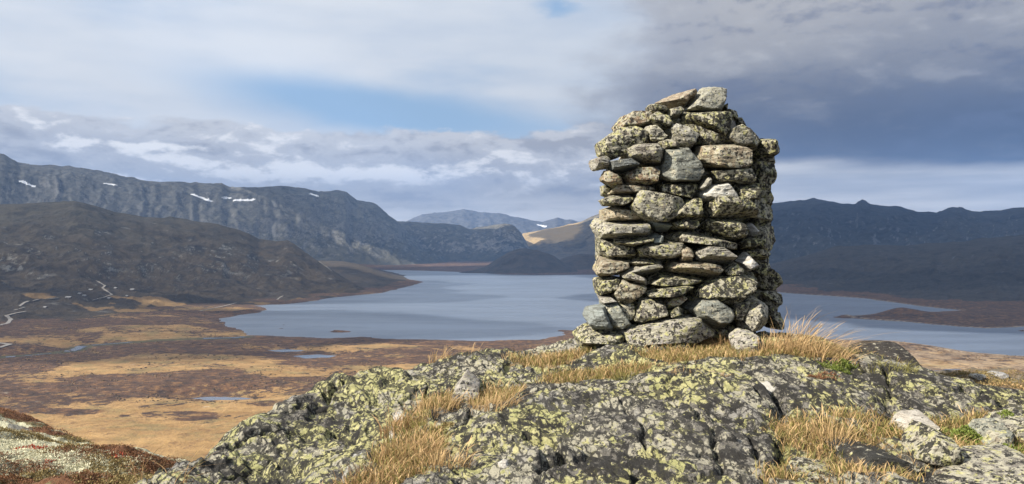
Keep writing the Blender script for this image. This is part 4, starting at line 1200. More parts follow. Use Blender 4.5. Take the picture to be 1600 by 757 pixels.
# rock tints; the fourth number is the amount of lichen
PALE = (0.46, 0.45, 0.40, .62); GREY = (0.31, 0.295, 0.26, .78); SLATE = (0.27, 0.30, 0.29, .12); TAN = (0.42, 0.35, 0.26, .60)
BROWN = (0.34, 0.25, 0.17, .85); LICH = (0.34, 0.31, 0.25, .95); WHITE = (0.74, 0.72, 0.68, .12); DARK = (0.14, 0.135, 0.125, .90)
YELL = (0.36, 0.33, 0.22, 1.12); GREEN = (0.30, 0.325, 0.285, .40); MINT = (0.40, 0.46, 0.43, .12)
T1 = (900, 120, 3.441); T2 = (900, 320, 3.153)
STONES = [
    (T1, PALE, [(585, 185), (640, 120), (690, 70), (730, 58), (803, 75), (800, 120), (770, 190), (690, 200)]),
    (T1, TAN, [(470, 135), (560, 105), (620, 65), (655, 68), (640, 105), (580, 160), (520, 160)]),
    (T1, LICH, [(385, 155), (430, 148), (490, 165), (490, 195), (420, 200)]),
    (T1, GREY, [(490, 180), (560, 165), (580, 185), (550, 215), (500, 225)]),
    (T1, LICH, [(390, 215), (440, 190), (500, 215), (520, 250), (490, 290), (430, 265), (390, 255)]),
    (T1, BROWN, [(225, 265), (280, 200), (370, 193), (400, 205), (390, 260), (340, 275), (230, 285)]),
    (T1, YELL, [(575, 220), (600, 200), (700, 195), (800, 190), (830, 215), (820, 290), (790, 340), (740, 310), (600, 245)]),
    (T1, LICH, [(785, 190), (815, 178), (860, 190), (870, 220), (845, 250), (825, 240)]),
    (T1, DARK, [(800, 160), (815, 150), (812, 180), (790, 185), (770, 175)]),
    (T1, DARK, [(860, 225), (890, 220), (920, 280), (900, 300), (860, 270)]),
    (T1, GREY, [(820, 290), (870, 265), (920, 290), (950, 340), (900, 380), (820, 370), (790, 350)]),
    (T1, PALE, [(500, 290), (530, 245), (600, 265), (668, 320), (640, 375), (600, 385), (540, 355)]),
    (T1, DARK, [(590, 250), (700, 290), (760, 330), (740, 375), (660, 370)]),
    (T1, PALE, [(380, 290), (400, 265), (440, 270), (488, 320), (460, 355), (400, 350)]),
    (T1, LICH, [(135, 350), (220, 290), (330, 275), (385, 300), (380, 350), (290, 390), (240, 430), (190, 445), (140, 420)]),
    (T1, GREY, [(285, 390), (340, 360), (440, 360), (470, 390), (450, 465), (380, 460), (300, 430)]),
    (T1, LICH, [(450, 350), (500, 335), (560, 370), (540, 390), (470, 392)]),
    (T1, GREEN, [(470, 395), (600, 388), (640, 430), (670, 500), (640, 560), (500, 565), (445, 540), (465, 450)]),
    (T1, TAN, [(645, 385), (700, 372), (880, 375), (930, 410), (925, 480), (840, 500), (700, 480), (655, 450)]),
    (T1, LICH, [(930, 340), (1000, 335), (1060, 350), (1090, 395), (1060, 430), (980, 450), (940, 430)]),
    (T1, DARK, [(850, 290), (930, 285), (985, 345), (960, 400), (880, 400)]),
    (T1, DARK, [(940, 420), (1040, 415), (1065, 470), (960, 490)]),
    (T2, DARK, [(800, 130), (930, 100), (960, 200), (900, 260), (800, 230)]),
    (T2, DARK, [(820, 240), (930, 230), (950, 320), (880, 350), (810, 320)]),
    (T2, DARK, [(840, 30), (950, 20), (955, 120), (850, 130)]),
    (T1, DARK, [(920, 560), (1040, 560), (1045, 660), (930, 660)]),
    (T2, DARK, [(850, 420), (985, 400), (990, 560), (870, 560)]),
    (T1, PALE, [(90, 440), (130, 425), (180, 450), (175, 485), (100, 500)]),
    (T1, SLATE, [(170, 455), (290, 438), (340, 470), (320, 490), (240, 500), (180, 515)]),
    (T1, BROWN, [(130, 530), (170, 500), (240, 540), (250, 580), (190, 590), (135, 560)]),
    (T1, BROWN, [(250, 530), (310, 495), (400, 490), (445, 510), (430, 570), (360, 590), (280, 580)]),
    (T1, YELL, [(440, 580), (500, 572), (640, 572), (640, 610), (610, 655), (540, 640), (445, 620)]),
    (T1, DARK, [(720, 510), (930, 495), (950, 570), (900, 590), (730, 570)]),
    (T1, LICH, [(930, 470), (1050, 455), (1075, 520), (1060, 570), (1010, 600), (940, 580)]),
    (T1, PALE, [(660, 600), (700, 545), (730, 560), (720, 590), (680, 610)]),
    (T1, WHITE, [(655, 635), (700, 590), (830, 570), (850, 670), (780, 678), (680, 662)]),
    (T1, YELL, [(830, 580), (960, 585), (1000, 620), (980, 665), (900, 685), (845, 670)]),
    (T1, DARK, [(985, 620), (1040, 615), (1055, 655), (1045, 700), (990, 690)]),
    (T1, DARK, [(145, 590), (170, 580), (190, 600), (170, 630), (148, 620)]),
    (T1, TAN, [(165, 625), (230, 585), (380, 595), (425, 615), (330, 625), (290, 640), (180, 642)]),
    (T1, LICH, [(130, 660), (165, 640), (290, 640), (300, 670), (250, 695), (150, 690)]),
    (T1, GREY, [(285, 690), (330, 615), (420, 640), (560, 660), (580, 700), (560, 745), (490, 780), (380, 778), (300, 745)]),
    (T2, TAN, [(130, 60), (140, 30), (200, 8), (290, 20), (310, 75), (220, 85), (140, 80)]),
    (T2, YELL, [(470, 65), (500, 10), (560, -25), (615, -25), (620, 60), (560, 72)]),
    (T2, LICH, [(635, 10), (650, -40), (700, -42), (860, -25), (910, 0), (900, 50), (800, 62), (640, 62)]),
    (T2, DARK, [(850, -15), (950, -45), (962, 60), (945, 100), (850, 90), (830, 60)]),
    (T2, YELL, [(600, 85), (660, 65), (780, 70), (835, 105), (830, 160), (760, 170), (680, 145), (620, 120)]),
    (T2, PALE, [(115, 130), (145, 90), (360, 90), (390, 125), (340, 155), (200, 165), (130, 160)]),
    (T2, MINT, [(355, 85), (400, 78), (465, 95), (460, 118), (390, 118)]),
    (T2, YELL, [(465, 90), (520, 70), (590, 75), (600, 105), (560, 125), (480, 115)]),
    (T2, MINT, [(370, 165), (410, 148), (430, 170), (420, 190), (370, 197)]),
    (T2, DARK, [(110, 165), (175, 185), (300, 205), (300, 235), (290, 265), (150, 270), (112, 240)]),
    (T2, LICH, [(175, 175), (330, 160), (370, 165), (365, 190), (280, 208), (190, 195)]),
    (T2, GREY, [(295, 215), (350, 190), (510, 180), (528, 190), (510, 255), (400, 270), (310, 260)]),
    (T2, LICH, [(460, 150), (490, 120), (600, 140), (760, 180), (795, 195), (780, 220), (680, 205), (480, 180)]),
    (T2, TAN, [(515, 220), (545, 208), (572, 225), (575, 270), (520, 272)]),
    (T2, PALE, [(575, 240), (640, 205), (720, 210), (785, 255), (770, 275), (600, 275)]),
    (T2, WHITE, [(840, 130), (875, 105), (912, 135), (905, 160), (850, 162)]),
    (T2, DARK, [(905, 90), (965, 110), (980, 190), (930, 195), (905, 170)]),
    (T2, YELL, [(800, 190), (850, 170), (905, 170), (910, 195), (870, 215), (810, 215)]),
    (T2, DARK, [(790, 220), (900, 205), (945, 235), (935, 265), (850, 270), (790, 250)]),
    (T2, WHITE, [(800, 285), (850, 248), (900, 300), (850, 325), (825, 325)]),
    (T2, YELL, [(875, 260), (920, 255), (925, 300), (900, 305), (875, 290)]),
    (T2, TAN, [(95, 330), (120, 265), (190, 275), (265, 285), (280, 310), (200, 345), (110, 350)]),
    (T2, LICH, [(270, 285), (320, 265), (420, 280), (400, 300), (300, 298)]),
    (T2, PALE, [(250, 325), (330, 300), (420, 290), (415, 320), (290, 345)]),
    (T2, TAN, [(450, 310), (480, 280), (600, 280), (690, 295), (715, 325), (690, 355), (580, 345), (470, 330)]),
    (T2, GREY, [(725, 320), (780, 285), (825, 320), (820, 340), (740, 345)]),
    (T2, YELL, [(330, 385), (410, 340), (560, 350), (640, 375), (600, 390), (420, 398)]),
    (T2, PALE, [(220, 345), (260, 330), (340, 365), (345, 395), (300, 385), (235, 365)]),
    (T2, YELL, [(95, 410), (110, 370), (180, 360), (215, 365), (190, 430), (145, 445), (105, 440)]),
    (T2, TAN, [(170, 450), (225, 360), (340, 395), (340, 440), (270, 485), (190, 470)]),
    (T2, YELL, [(330, 435), (400, 405), (540, 393), (580, 405), (540, 430), (400, 460), (350, 455)]),
    (T2, BROWN, [(430, 480), (470, 450), (520, 443), (545, 460), (500, 495), (440, 510)]),
    (T2, YELL, [(455, 530), (490, 500), (515, 510), (510, 545), (470, 560)]),
    (T2, YELL, [(580, 450), (600, 400), (700, 350), (800, 342), (880, 370), (870, 430), (800, 480), (740, 490), (650, 460)]),
    (T2, DARK, [(870, 330), (940, 310), (1000, 355), (1005, 385), (960, 430), (900, 420), (870, 390)]),
    (T2, DARK, [(880, 430), (950, 420), (1000, 440), (1010, 480), (985, 512), (940, 512), (900, 480)]),
    (T2, GREEN, [(555, 520), (610, 465), (680, 458), (778, 525), (740, 590), (680, 600), (600, 560)]),
    (T2, PALE, [(795, 560), (830, 500), (880, 470), (930, 490), (945, 540), (910, 600), (860, 608), (800, 600)]),
    (T2, DARK, [(930, 540), (1000, 530), (1020, 580), (1010, 610), (940, 605)]),
    (T2, DARK, [(760, 480), (860, 470), (820, 560), (770, 570)]),
    (T2, GREY, [(270, 540), (300, 460), (350, 450), (430, 480), (450, 540), (400, 570), (330, 585), (280, 575)]),
    (T2, GREEN, [(135, 490), (200, 480), (270, 590), (220, 622), (180, 605), (150, 560)]),
    (T2, SLATE, [(58, 575), (90, 510), (140, 500), (180, 605), (130, 612), (75, 600)]),
    (T2, PALE, [(110, 450), (170, 455), (205, 480), (130, 490)]),
    (T2, DARK, [(200, 480), (280, 490), (290, 560), (250, 580)]),
    (T2, (0.46, 0.45, 0.41, .88), [(235, 630), (280, 605), (400, 575), (450, 575), (490, 560), (600, 562), (668, 640), (560, 690), (450, 680), (330, 705), (270, 710)]),
    (T2, LICH, [(15, 660), (60, 625), (200, 620), (235, 650), (225, 695), (100, 700), (30, 695)]),
]
# the plan of the cairn: a rounded square turned so that its right-hand side shows
CD = 7.02                                        # depth of its axis
CPX = 1074.0
CXW = CD * (CPX - CX) / F
HALF = 0.60
TURN = math.radians(-25)
PROF = ([130, 165, 190, 215, 235, 270, 380, 450, 500, 560], [.22, .40, .62, .82, .95, .94, .93, .98, 1.02, 1.04])


def plan_r(th, s):
    """radius of the plan at world angle th"""
    t = th - TURN
    p = 4.0
    return s * HALF * (abs(math.cos(t)) ** p + abs(math.sin(t)) ** p) ** (-1 / p)


def front(px, py):
    """nearest point of the cairn's faces along a pixel column, and the face's outward normal"""
    s = np.interp(py, *PROF)
    tx = (px - CX) / F
    best = None; edge = None
    for th in np.linspace(math.pi, 2 * math.pi, 240):
        r = plan_r(th, s)
        x = CXW + r * math.cos(th); y = CD + r * math.sin(th)
        e = abs(x / y - tx)
        if best is None or e < best[0] - 1e-4 or (abs(e - best[0]) < 2e-3 and y < best[2]):
            best = (e, x, y, th)
    th = best[3]; dt = 0.02
    r1, r2 = plan_r(th - dt, s), plan_r(th + dt, s)
    p1 = (r1 * math.cos(th - dt), r1 * math.sin(th - dt)); p2 = (r2 * math.cos(th + dt), r2 * math.sin(th + dt))
    nx, ny = p2[1] - p1[1], -(p2[0] - p1[0]); l_ = math.hypot(nx, ny)
    return best[2], (nx / l_, ny / l_)


base_z = EZ - 6.4 * (536 - CY) / F
cairn = bpy.data.objects.new('stone_cairn', None); COL.objects.link(cairn)
cairn.location = (CXW, CD, base_z)
tag(cairn, 'tall square-built cairn of stacked lichen-covered stones on the outcrop', 'cairn')


def add_stone(me_, loc, tint, parent=cairn, name='stone', jit=0.14):
    o_ = link(name, me_, M['stone'], parent)
    o_.location = Vector(loc) - (parent.location if parent else Vector())
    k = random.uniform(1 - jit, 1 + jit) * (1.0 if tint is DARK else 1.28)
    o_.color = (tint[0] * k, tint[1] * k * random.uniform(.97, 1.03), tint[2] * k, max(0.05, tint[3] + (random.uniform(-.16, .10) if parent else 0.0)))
    return o_


for i, (tile, tint, pts) in enumerate(STONES):
    pp = np.array([(tile[0] + x / tile[2], tile[1] + y / tile[2]) for x, y in pts])
    c = (pp.max(0) + pp.min(0)) / 2
    yf, nr = front(np.clip(c[0], 936, 1206), c[1])
    wpx = np.ptp(pp[:, 0]); hpx_ = np.ptp(pp[:, 1])
    dep = min(max(0.19, 0.9 * wpx * 6.5 / F + 0.06), 0.40)
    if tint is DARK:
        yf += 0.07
    ym = yf + dep * 0.42 - 0.05 + (0.0 if i > len(STONES) - 4 else random.uniform(-0.055, 0.05))
    if i == len(STONES) - 2: ym -= 0.10
    if i == len(STONES) - 1: ym -= 0.02
    cen = P(c[0], c[1], ym)
    poly = [((x - c[0]) * ym / F, -(y - c[1]) * ym / F) for x, y in pp]
    fn = (nr[0] * 0.9, nr[1] if nr[1] < -0.25 else -0.25, 0.10)
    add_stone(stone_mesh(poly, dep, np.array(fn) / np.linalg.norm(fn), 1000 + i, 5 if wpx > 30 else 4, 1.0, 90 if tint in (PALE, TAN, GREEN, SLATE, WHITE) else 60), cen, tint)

# rubble of the core and the courses round the back
def rand_poly(w, h, rs):
    n = rs.integers(6, 9)
    a = np.sort(rs.uniform(0, 2 * np.pi, n)) if False else np.linspace(0, 2 * np.pi, n, endpoint=False) + rs.uniform(-.3, .3, n)
    return [(w / 2 * math.cos(t) * rs.uniform(.85, 1.1), h / 2 * math.sin(t) * rs.uniform(.85, 1.1)) for t in a]


rs = np.random.default_rng(55)
z = base_z - 0.02
ztop = EZ + 6.9 * (CY - 170) / F
tints = [GREY, LICH, DARK, BROWN, PALE, YELL]
k = 0
while z < ztop:
    hh = rs.uniform(.13, .19)
    pyz = CY + (EZ - z - hh / 2) / CD * F
    s = float(np.interp(pyz, *PROF))
    # back and sides
    th = 0.05 + rs.uniform(0, .2)
    while th < math.pi - 0.05:
        r = plan_r(th, s)
        w_ = rs.uniform(.2, .42); dep = rs.uniform(.2, .3)
        rr = max(min(r, 1.04 * s * HALF) - dep * 0.45, 0.02)
        nrm = (math.cos(th), math.sin(th))
        me_ = stone_mesh(rand_poly(w_, hh * 1.12, rs), dep, (0, -1, 0), 3000 + k, 3)
        o_ = add_stone(me_, (CXW + rr * math.cos(th), CD + rr * math.sin(th), z + hh / 2), tints[rs.integers(0, 6)])
        o_.rotation_euler = (0, 0, th + math.pi / 2)
        k += 1
        th += w_ * 0.9 / max(r, .2)
    # core
    span = s * HALF
    for ax in np.arange(-1, 1.01, 1.0):
        for ay in np.arange(-1, 1.01, 1.0):
            if s < .55 and (ax or ay):
                continue
            off = 0.40 * span
            lx, ly = ax * off, ay * off
            x = CXW + lx * math.cos(TURN) - ly * math.sin(TURN); y = CD + lx * math.sin(TURN) + ly * math.cos(TURN)
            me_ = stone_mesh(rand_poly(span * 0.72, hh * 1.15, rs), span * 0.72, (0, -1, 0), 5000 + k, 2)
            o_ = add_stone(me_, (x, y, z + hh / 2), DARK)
            o_.rotation_euler = (0, 0, rs.uniform(0, 3.1))
            k += 1
    z += hh

# ---- loose stones and boulders
def loose(name, label, cat, tint, pts, dep, d=None, grid=outcrop, group='loose stones on the outcrop', sink=0.0, seed=1, sub=5, sit=0.5, power=50):
    """pts: outline in pixels; stands where its foot meets the ground"""
    pp = np.array(pts, float)
    c = (pp.max(0) + pp.min(0)) / 2
    if d is None:
        h = grid.hit(c[0], pp[:, 1].max() - 2, crest=True)
        d = h.y + dep * 0.3
    poly = [((x - c[0]) * d / F, -(y - c[1]) * d / F) for x, y in pp]
    poly = [(x, z_ - (sink if z_ < 0 else 0)) for x, z_ in poly]
    me_ = stone_mesh(poly, dep, np.array((-.15, -0.95, .25)), seed, sub, 1.0, power)
    me_.name = name
    o_ = add_stone(me_, P(c[0], c[1], d), tint, None, name, 0.02)
    return tag(o_, label, cat, group)


loose('stone', 'pale rounded stone sitting in the straw grass at the cairn foot', 'stone', PALE, [(1147, 540), (1150, 530), (1163, 521), (1180, 523), (1190, 537), (1188, 551), (1170, 554), (1150, 552)], .2, seed=701)
loose('stone', 'white angular stone between grass tufts on the left ledge', 'stone', (0.46, 0.45, 0.41, .55), [(701, 622), (703, 615), (719, 594), (735, 597), (748, 605), (748, 618), (730, 628), (712, 629)], .22, seed=702)
loose('stone', 'small white stone low on the outcrop', 'stone', WHITE, [(779, 726), (783, 723), (791, 723), (795, 729), (789, 733), (781, 732)], .05, seed=703, sub=4)
loose('stone', 'cream angular stone at the edge of the right-hand hollow', 'stone', (0.60, 0.57, 0.50, .25), [(1406, 670), (1410, 661), (1424, 653), (1450, 654), (1455, 661), (1440, 676), (1428, 682), (1412, 679)], .2, seed=704)
loose('boulder', 'black and yellow lichen boulder below the cream stone', 'boulder', LICH, [(1422, 706), (1436, 680), (1450, 672), (1466, 674), (1480, 684), (1494, 702), (1500, 718), (1470, 722), (1440, 716)], .3, seed=705, sink=.03)
loose('boulder', 'low dark slab lying in the mossy hollow', 'boulder', (0.05, 0.05, 0.048, .25), [(1328, 718), (1338, 706), (1360, 704), (1400, 713), (1425, 722), (1444, 734), (1400, 739), (1350, 737), (1332, 730)], .34, seed=706, sink=.03)
loose('boulder', 'pale grey-green slab beside the green cushion shrubs', 'boulder', (0.34, 0.36, 0.31, .62), [(1526, 704), (1530, 690), (1545, 672), (1572, 668), (1574, 680), (1562, 696), (1545, 708)], .26, seed=707)
loose('boulder', 'grey lichen slab at the right picture edge', 'boulder', GREY, [(1570, 676), (1580, 666), (1610, 660), (1625, 676), (1610, 690), (1576, 688)], .3, seed=708)
loose('stone', 'small white-flecked stone under the pale grey-green slab', 'stone', (0.5, 0.5, 0.46, .6), [(1558, 720), (1565, 714), (1578, 715), (1583, 722), (1570, 728)], .1, seed=709, sub=4)
loose('stone', 'small dark stone at the bottom edge below the dark slab', 'stone', GREY, [(1388, 752), (1396, 744), (1408, 746), (1410, 758), (1396, 762)], .12, seed=710, sub=4)
loose('boulder', 'dark humped boulder behind the tall grass tuft', 'boulder', (0.06, 0.055, 0.05, .22), [(1342, 572), (1345, 552), (1362, 545), (1395, 545), (1418, 550), (1430, 564), (1434, 588), (1400, 592), (1360, 588)], .55, d=6.6, seed=711, sink=.12, power=10)
loose('stone', 'flat lichen slab at the bottom of the right-hand hollow', 'stone', LICH, [(1238, 742), (1250, 734), (1280, 733), (1310, 742), (1320, 752), (1280, 756), (1245, 752)], .2, seed=712)
loose('boulder', 'lichen ledge block at the bottom right corner', 'boulder', GREY, [(1465, 758), (1478, 742), (1520, 733), (1570, 727), (1620, 722), (1625, 770), (1470, 775)], .5, d=3.75, seed=713, power=12)
loose('stone', 'pale stone among the rusty heath on the right skyline', 'stone', (0.5, 0.49, 0.45, .3), [(1520, 590), (1526, 585), (1538, 586), (1540, 593), (1528, 596)], .1, grid=hill, seed=714, sub=4)
loose('stone', 'grey-white stone in the heath at the right edge', 'stone', (0.42, 0.43, 0.42, .3), [(1555, 588), (1560, 583), (1572, 584), (1576, 590), (1562, 593)], .1, grid=hill, seed=715, sub=4)

# ------------------------------------------------------------------ grass, shrubs, heather
def blades(n, rad, hgt, wid, lean, spread, seed, heads=0.35, ground=None, center=None, rad2=None, hvar=0.62):
    """a clump of curved blades; returns verts, quads, tone"""
    rs_ = np.random.default_rng(seed)
    V = []; Fc = []; tone = []
    K = 5
    for i in range(n):
        a = rs_.uniform(0, 2 * np.pi); q = rad * math.sqrt(rs_.uniform(0, 1))
        bx, by = q * math.cos(a), q * math.sin(a) * ((rad2 or rad) / rad)
        bz = 0.0
        if ground is not None:
            bz = ground.height(center[0] + bx, center[1] + by) - center[2] - 0.006
        h = hgt * rs_.uniform(1 - hvar, 1 + hvar * .4)
        out = np.array([bx, by]) / max(rad, 1e-3) * spread + rs_.normal(0, .45, 2) * spread + np.array(lean)
        if rs_.uniform() < 0.3:            # bent and matted blades
            h *= 0.5; out = out * 1.2 + rs_.normal(0, .8, 2)
        hd_ = rs_.uniform(0, 2 * np.pi)
        side = np.array([math.cos(hd_), math.sin(hd_), 0])
        head = rs_.uniform() < heads
        t0 = rs_.uniform(.15, .85)
        i0 = len(V)
        dr = rs_.uniform(.7, 1.3)
        for j in range(K + 1):
            t = j / K
            cx_ = bx + out[0] * h * (t ** 1.8) * dr; cy_ = by + out[1] * h * (t ** 1.8) * dr
            cz_ = bz + h * (t - 0.30 * min(1.4, np.hypot(*out) * dr) * t * t)
            w_ = wid * (1 - t) ** .7 + wid * .12
            if head and t > .75:
                w_ = wid * (1.5 if t < .95 else .4)
            for s_ in (-1, 1):
                V.append((cx_ + side[0] * w_ * s_ * .5, cy_ + side[1] * w_ * s_ * .5, cz_))
                tone.append(min(1, max(0, t0 * .55 + t * .5)))
        for j in range(K):
            b_ = i0 + 2 * j
            Fc.append((b_, b_ + 1, b_ + 3, b_ + 2))
    return V, Fc, tone


def tuft(label, px, py, n, rad, hgt, mat='straw', lean=(.25, 0), spread=.5, wid=.004, seed=0, heads=.35, rad2=None, grid=outcrop, group='grass tufts on the outcrop'):
    h = grid.hit(px, py, crest=True)
    V, Fc, tn = blades(int(n * 0.46), rad, hgt * 0.78, wid, lean, spread, seed, heads, grid, h, rad2)
    me_ = mesh_np('grass_tuft', np.array(V), np.array(Fc), True, {'tone': np.array(tn)})
    o_ = link('grass_tuft', me_, M[mat]); o_.location = h
    return tag(o_, label, 'grass', group)


TUFTS = [
    # label, px, py, blades, radius, height, material, lean, spread
    ('tall straw grass tuft with feathery heads right of the cairn', 1258, 553, 520, .21, .34, 'straw', (.62, 0), .75, .0036, .7, .13),
    ('low straw tussock under the tall feathery grass', 1300, 560, 420, .17, .19, 'straw', (.5, 0), .6, .004, .3, .12),
    ('straw grass filling the gap right of the cairn base', 1215, 550, 420, .15, .20, 'straw', (.35, 0), .6, .004, .3, .12),
    ('thin green-stemmed grass leaning out at the cairn corner', 1240, 540, 110, .10, .36, 'straw', (.35, 0), .4, .003, .7, .1),
    ('russet grass mound against the cairn foot', 1128, 545, 700, .17, .15, 'russet', (.1, -.1), .8, .0038, .1, .14),
    ('short straw grass in front of the base stone', 1062, 556, 600, .26, .08, 'straw', (.2, -.1), .8, .0036, .1, .12),
    ('green and gold grass clump in the hollow before the cairn', 985, 590, 560, .17, .10, 'greengrass', (.15, 0), .8, .0036, .1, .10),
    ('small green grass clump left of the gold one', 906, 596, 240, .12, .07, 'greengrass', (.1, 0), .8, .0034, .1, .08),
    ('dry straw grass across the slope below the base stone', 1010, 574, 260, .26, .06, 'straw', (.2, 0), .8, .0034, .15, .10),
    ('pale nodding grass on the left skyline', 688, 559, 170, .11, .15, 'straw', (.3, 0), .4, .0036, .6, .08),
    ('sparse grass stems beside the skyline tuft', 738, 549, 45, .09, .13, 'straw', (.3, 0), .4, .0032, .6, .06),
    ('straw grass left of the white angular stone', 680, 640, 420, .16, .17, 'straw', (.2, 0), .5, .0036, .4, .10),
    ('straw grass right of the white angular stone', 770, 636, 340, .15, .15, 'straw', (.3, 0), .5, .0036, .4, .10),
    ('rust-brown grass clump high in the left gully', 618, 672, 380, .10, .15, 'russet', (.1, 0), .5, .0038, .2, .12),
    ('dense tawny grass in the middle of the left gully', 640, 714, 700, .16, .15, 'russet', (.15, 0), .6, .0036, .3, .16),
    ('tawny grass at the right side of the left gully', 695, 728, 420, .13, .15, 'straw', (.15, 0), .6, .0036, .3, .13),
    ('dry grass spreading at the bottom of the left gully', 585, 752, 620, .20, .11, 'russet', (.15, 0), .7, .0034, .2, .12),
    ('few tall stems on the left flank skyline', 512, 607, 26, .07, .10, 'straw', (.35, 0), .4, .003, .6, .05),
    ('reddish curved stems at the foot of the left flank', 262, 742, 40, .16, .22, 'russet', (.45, 0), .4, .004, .6, .10),
    ('tall straw grass in the right-hand hollow', 1300, 698, 300, .09, .22, 'straw', (.1, 0), .45, .0034, .4, .12),
    ('straw tussock right of the tall hollow grass', 1362, 690, 300, .12, .07, 'straw', (.1, 0), .8, .0034, .15, .12),
    ('grey-brown dead stems left of the hollow grass', 1268, 694, 150, .11, .13, 'straw', (-.35, 0), .6, .0028, .2, .10),
    ('yellow-green moss grass at the hollow floor', 1255, 722, 420, .17, .05, 'greengrass', (0, 0), .9, .0034, .05, .10),
    ('golden grass below the dark slab', 1345, 748, 420, .20, .08, 'straw', (.1, 0), .8, .0034, .1, .08),
    ('golden grass in the hollow between slab and boulder', 1440, 730, 320, .13, .08, 'straw', (.1, 0), .8, .0034, .1, .10),
    ('orange and green grass before the humped boulder', 1388, 580, 330, .20, .12, 'greengrass', (.2, 0), .7, .0036, .2, .10),
    ('yellow grass blades by the shrubs at the right edge', 1588, 722, 140, .10, .15, 'straw', (.05, 0), .5, .003, .2, .08),
    ('straw grass on the ledge left of the cairn', 862, 562, 260, .12, .10, 'straw', (.2, 0), .7, .0034, .2, .10),
    ('dry grass fringe along the front hump crest', 1090, 580, 260, .20, .06, 'straw', (.2, 0), .8, .0032, .1, .05),
]
for i, t in enumerate(TUFTS):
    lab, px, py, n, rad, hg, mt, ln, spd, wd, hdv, r2 = t
    tuft(lab, px, py, n, rad, hg, mt, ln, spd, wd, 400 + i, hdv, r2)


def leaves(n, rx_, ry_, hz_, size, seed, grid, center):
    """a low cushion of little leaves"""
    rs_ = np.random.default_rng(seed)
    V = []; Fc = []; tone = []
    for i in range(n):
        a = rs_.uniform(0, 2 * np.pi); q = math.sqrt(rs_.uniform(0, 1))
        ed = 1 + .3 * math.sin(3 * a + seed) + .2 * math.sin(5 * a + 2 * seed)
        x, y = rx_ * q * math.cos(a) * ed, ry_ * q * math.sin(a) * ed
        top = hz_ * (1 - q * q) * (0.7 + .3 * math.sin(x * 31 + seed) * math.cos(y * 27))
        t = rs_.uniform(0, 1) ** .6
        z_ = grid.height(center[0] + x, center[1] + y) - center[2] + max(top, .01) * t
        d1 = rs_.normal(0, 1, 3); d1[2] = abs(d1[2]) + .5; d1 /= np.linalg.norm(d1)
        d2_ = np.cross(d1, rs_.normal(0, 1, 3)); d2_ /= np.linalg.norm(d2_) + 1e-9
        s_ = size * rs_.uniform(.6, 1.3)
        p = np.array([x, y, z_])
        i0 = len(V)
        V += [tuple(p), tuple(p + d1 * s_ * .5 + d2_ * s_ * .28), tuple(p + d1 * s_), tuple(p + d1 * s_ * .5 - d2_ * s_ * .28)]
        Fc.append((i0, i0 + 1, i0 + 2, i0 + 3))
        tone += [min(1, t * .7 + rs_.uniform(0, .4))] * 4
    return V, Fc, tone


def shrub(label, px, py, n, rx_, ry_, hz_, size, mat, seed, grid=outcrop, name='cushion_shrub', cat='shrub', group='cushion shrubs on the outcrop'):
    h = grid.hit(px, py, crest=True)
    V, Fc, tn = leaves(n, rx_, ry_, hz_, size, seed, grid, h)
    o_ = link(name, mesh_np(name, np.array(V), np.array(Fc), True, {'tone': np.array(tn)}), M[mat]); o_.location = h
    return tag(o_, label, cat, group)


shrub('bright green cushion shrub right of the cream stone', 1512, 690, 2600, .13, .13, .085, .016, 'shrub', 21)
shrub('green cushion shrub at the right edge above the slabs', 1578, 660, 2600, .15, .10, .085, .016, 'shrub', 22)
shrub('green cushion shrub at the lower right edge', 1590, 714, 2200, .13, .09, .08, .015, 'shrub', 23)
shrub('rusty shrub fringe under the pale slab', 1560, 702, 500, .08, .05, .03, .013, 'redleaf', 24)
shrub('small green cushion on the ledge below the tall grass', 1312, 580, 1300, .11, .08, .07, .015, 'shrub', 25)
shrub('little green cushion beside the cream stone', 1392, 678, 350, .05, .05, .025, .012, 'shrub', 26)
shrub('dark brown crowberry mat on the ledge below the grass', 1285, 592, 500, .10, .05, .02, .012, 'heather', 27)
shrub('olive moss cushion in the left gully', 690, 672, 500, .07, .06, .02, .012, 'olive', 28)

# heather, lichen and rusty heath on the hillside: too many sprigs to count
def carpet(name, label, mat, spots, size, hz_, seed):
    V = []; Fc = []; tn = []
    for j, (px, py, rx_, dep, n) in enumerate(spots):
        h = hill.hit(px, py)
        if h is None:
            continue
        v, f_, t_ = leaves(n, rx_ * h.y / F, dep, hz_, size, seed + j, hill, h)
        b0 = len(V)
        V += [(a[0] + h.x, a[1] + h.y, a[2] + h.z) for a in v]
        Fc += [tuple(i + b0 for i in q) for q in f_]; tn += t_
    o_ = link(name, mesh_np(name, np.array(V), np.array(Fc), True, {'tone': np.array(tn)}), M[mat])
    return tag(o_, label, kind='stuff')


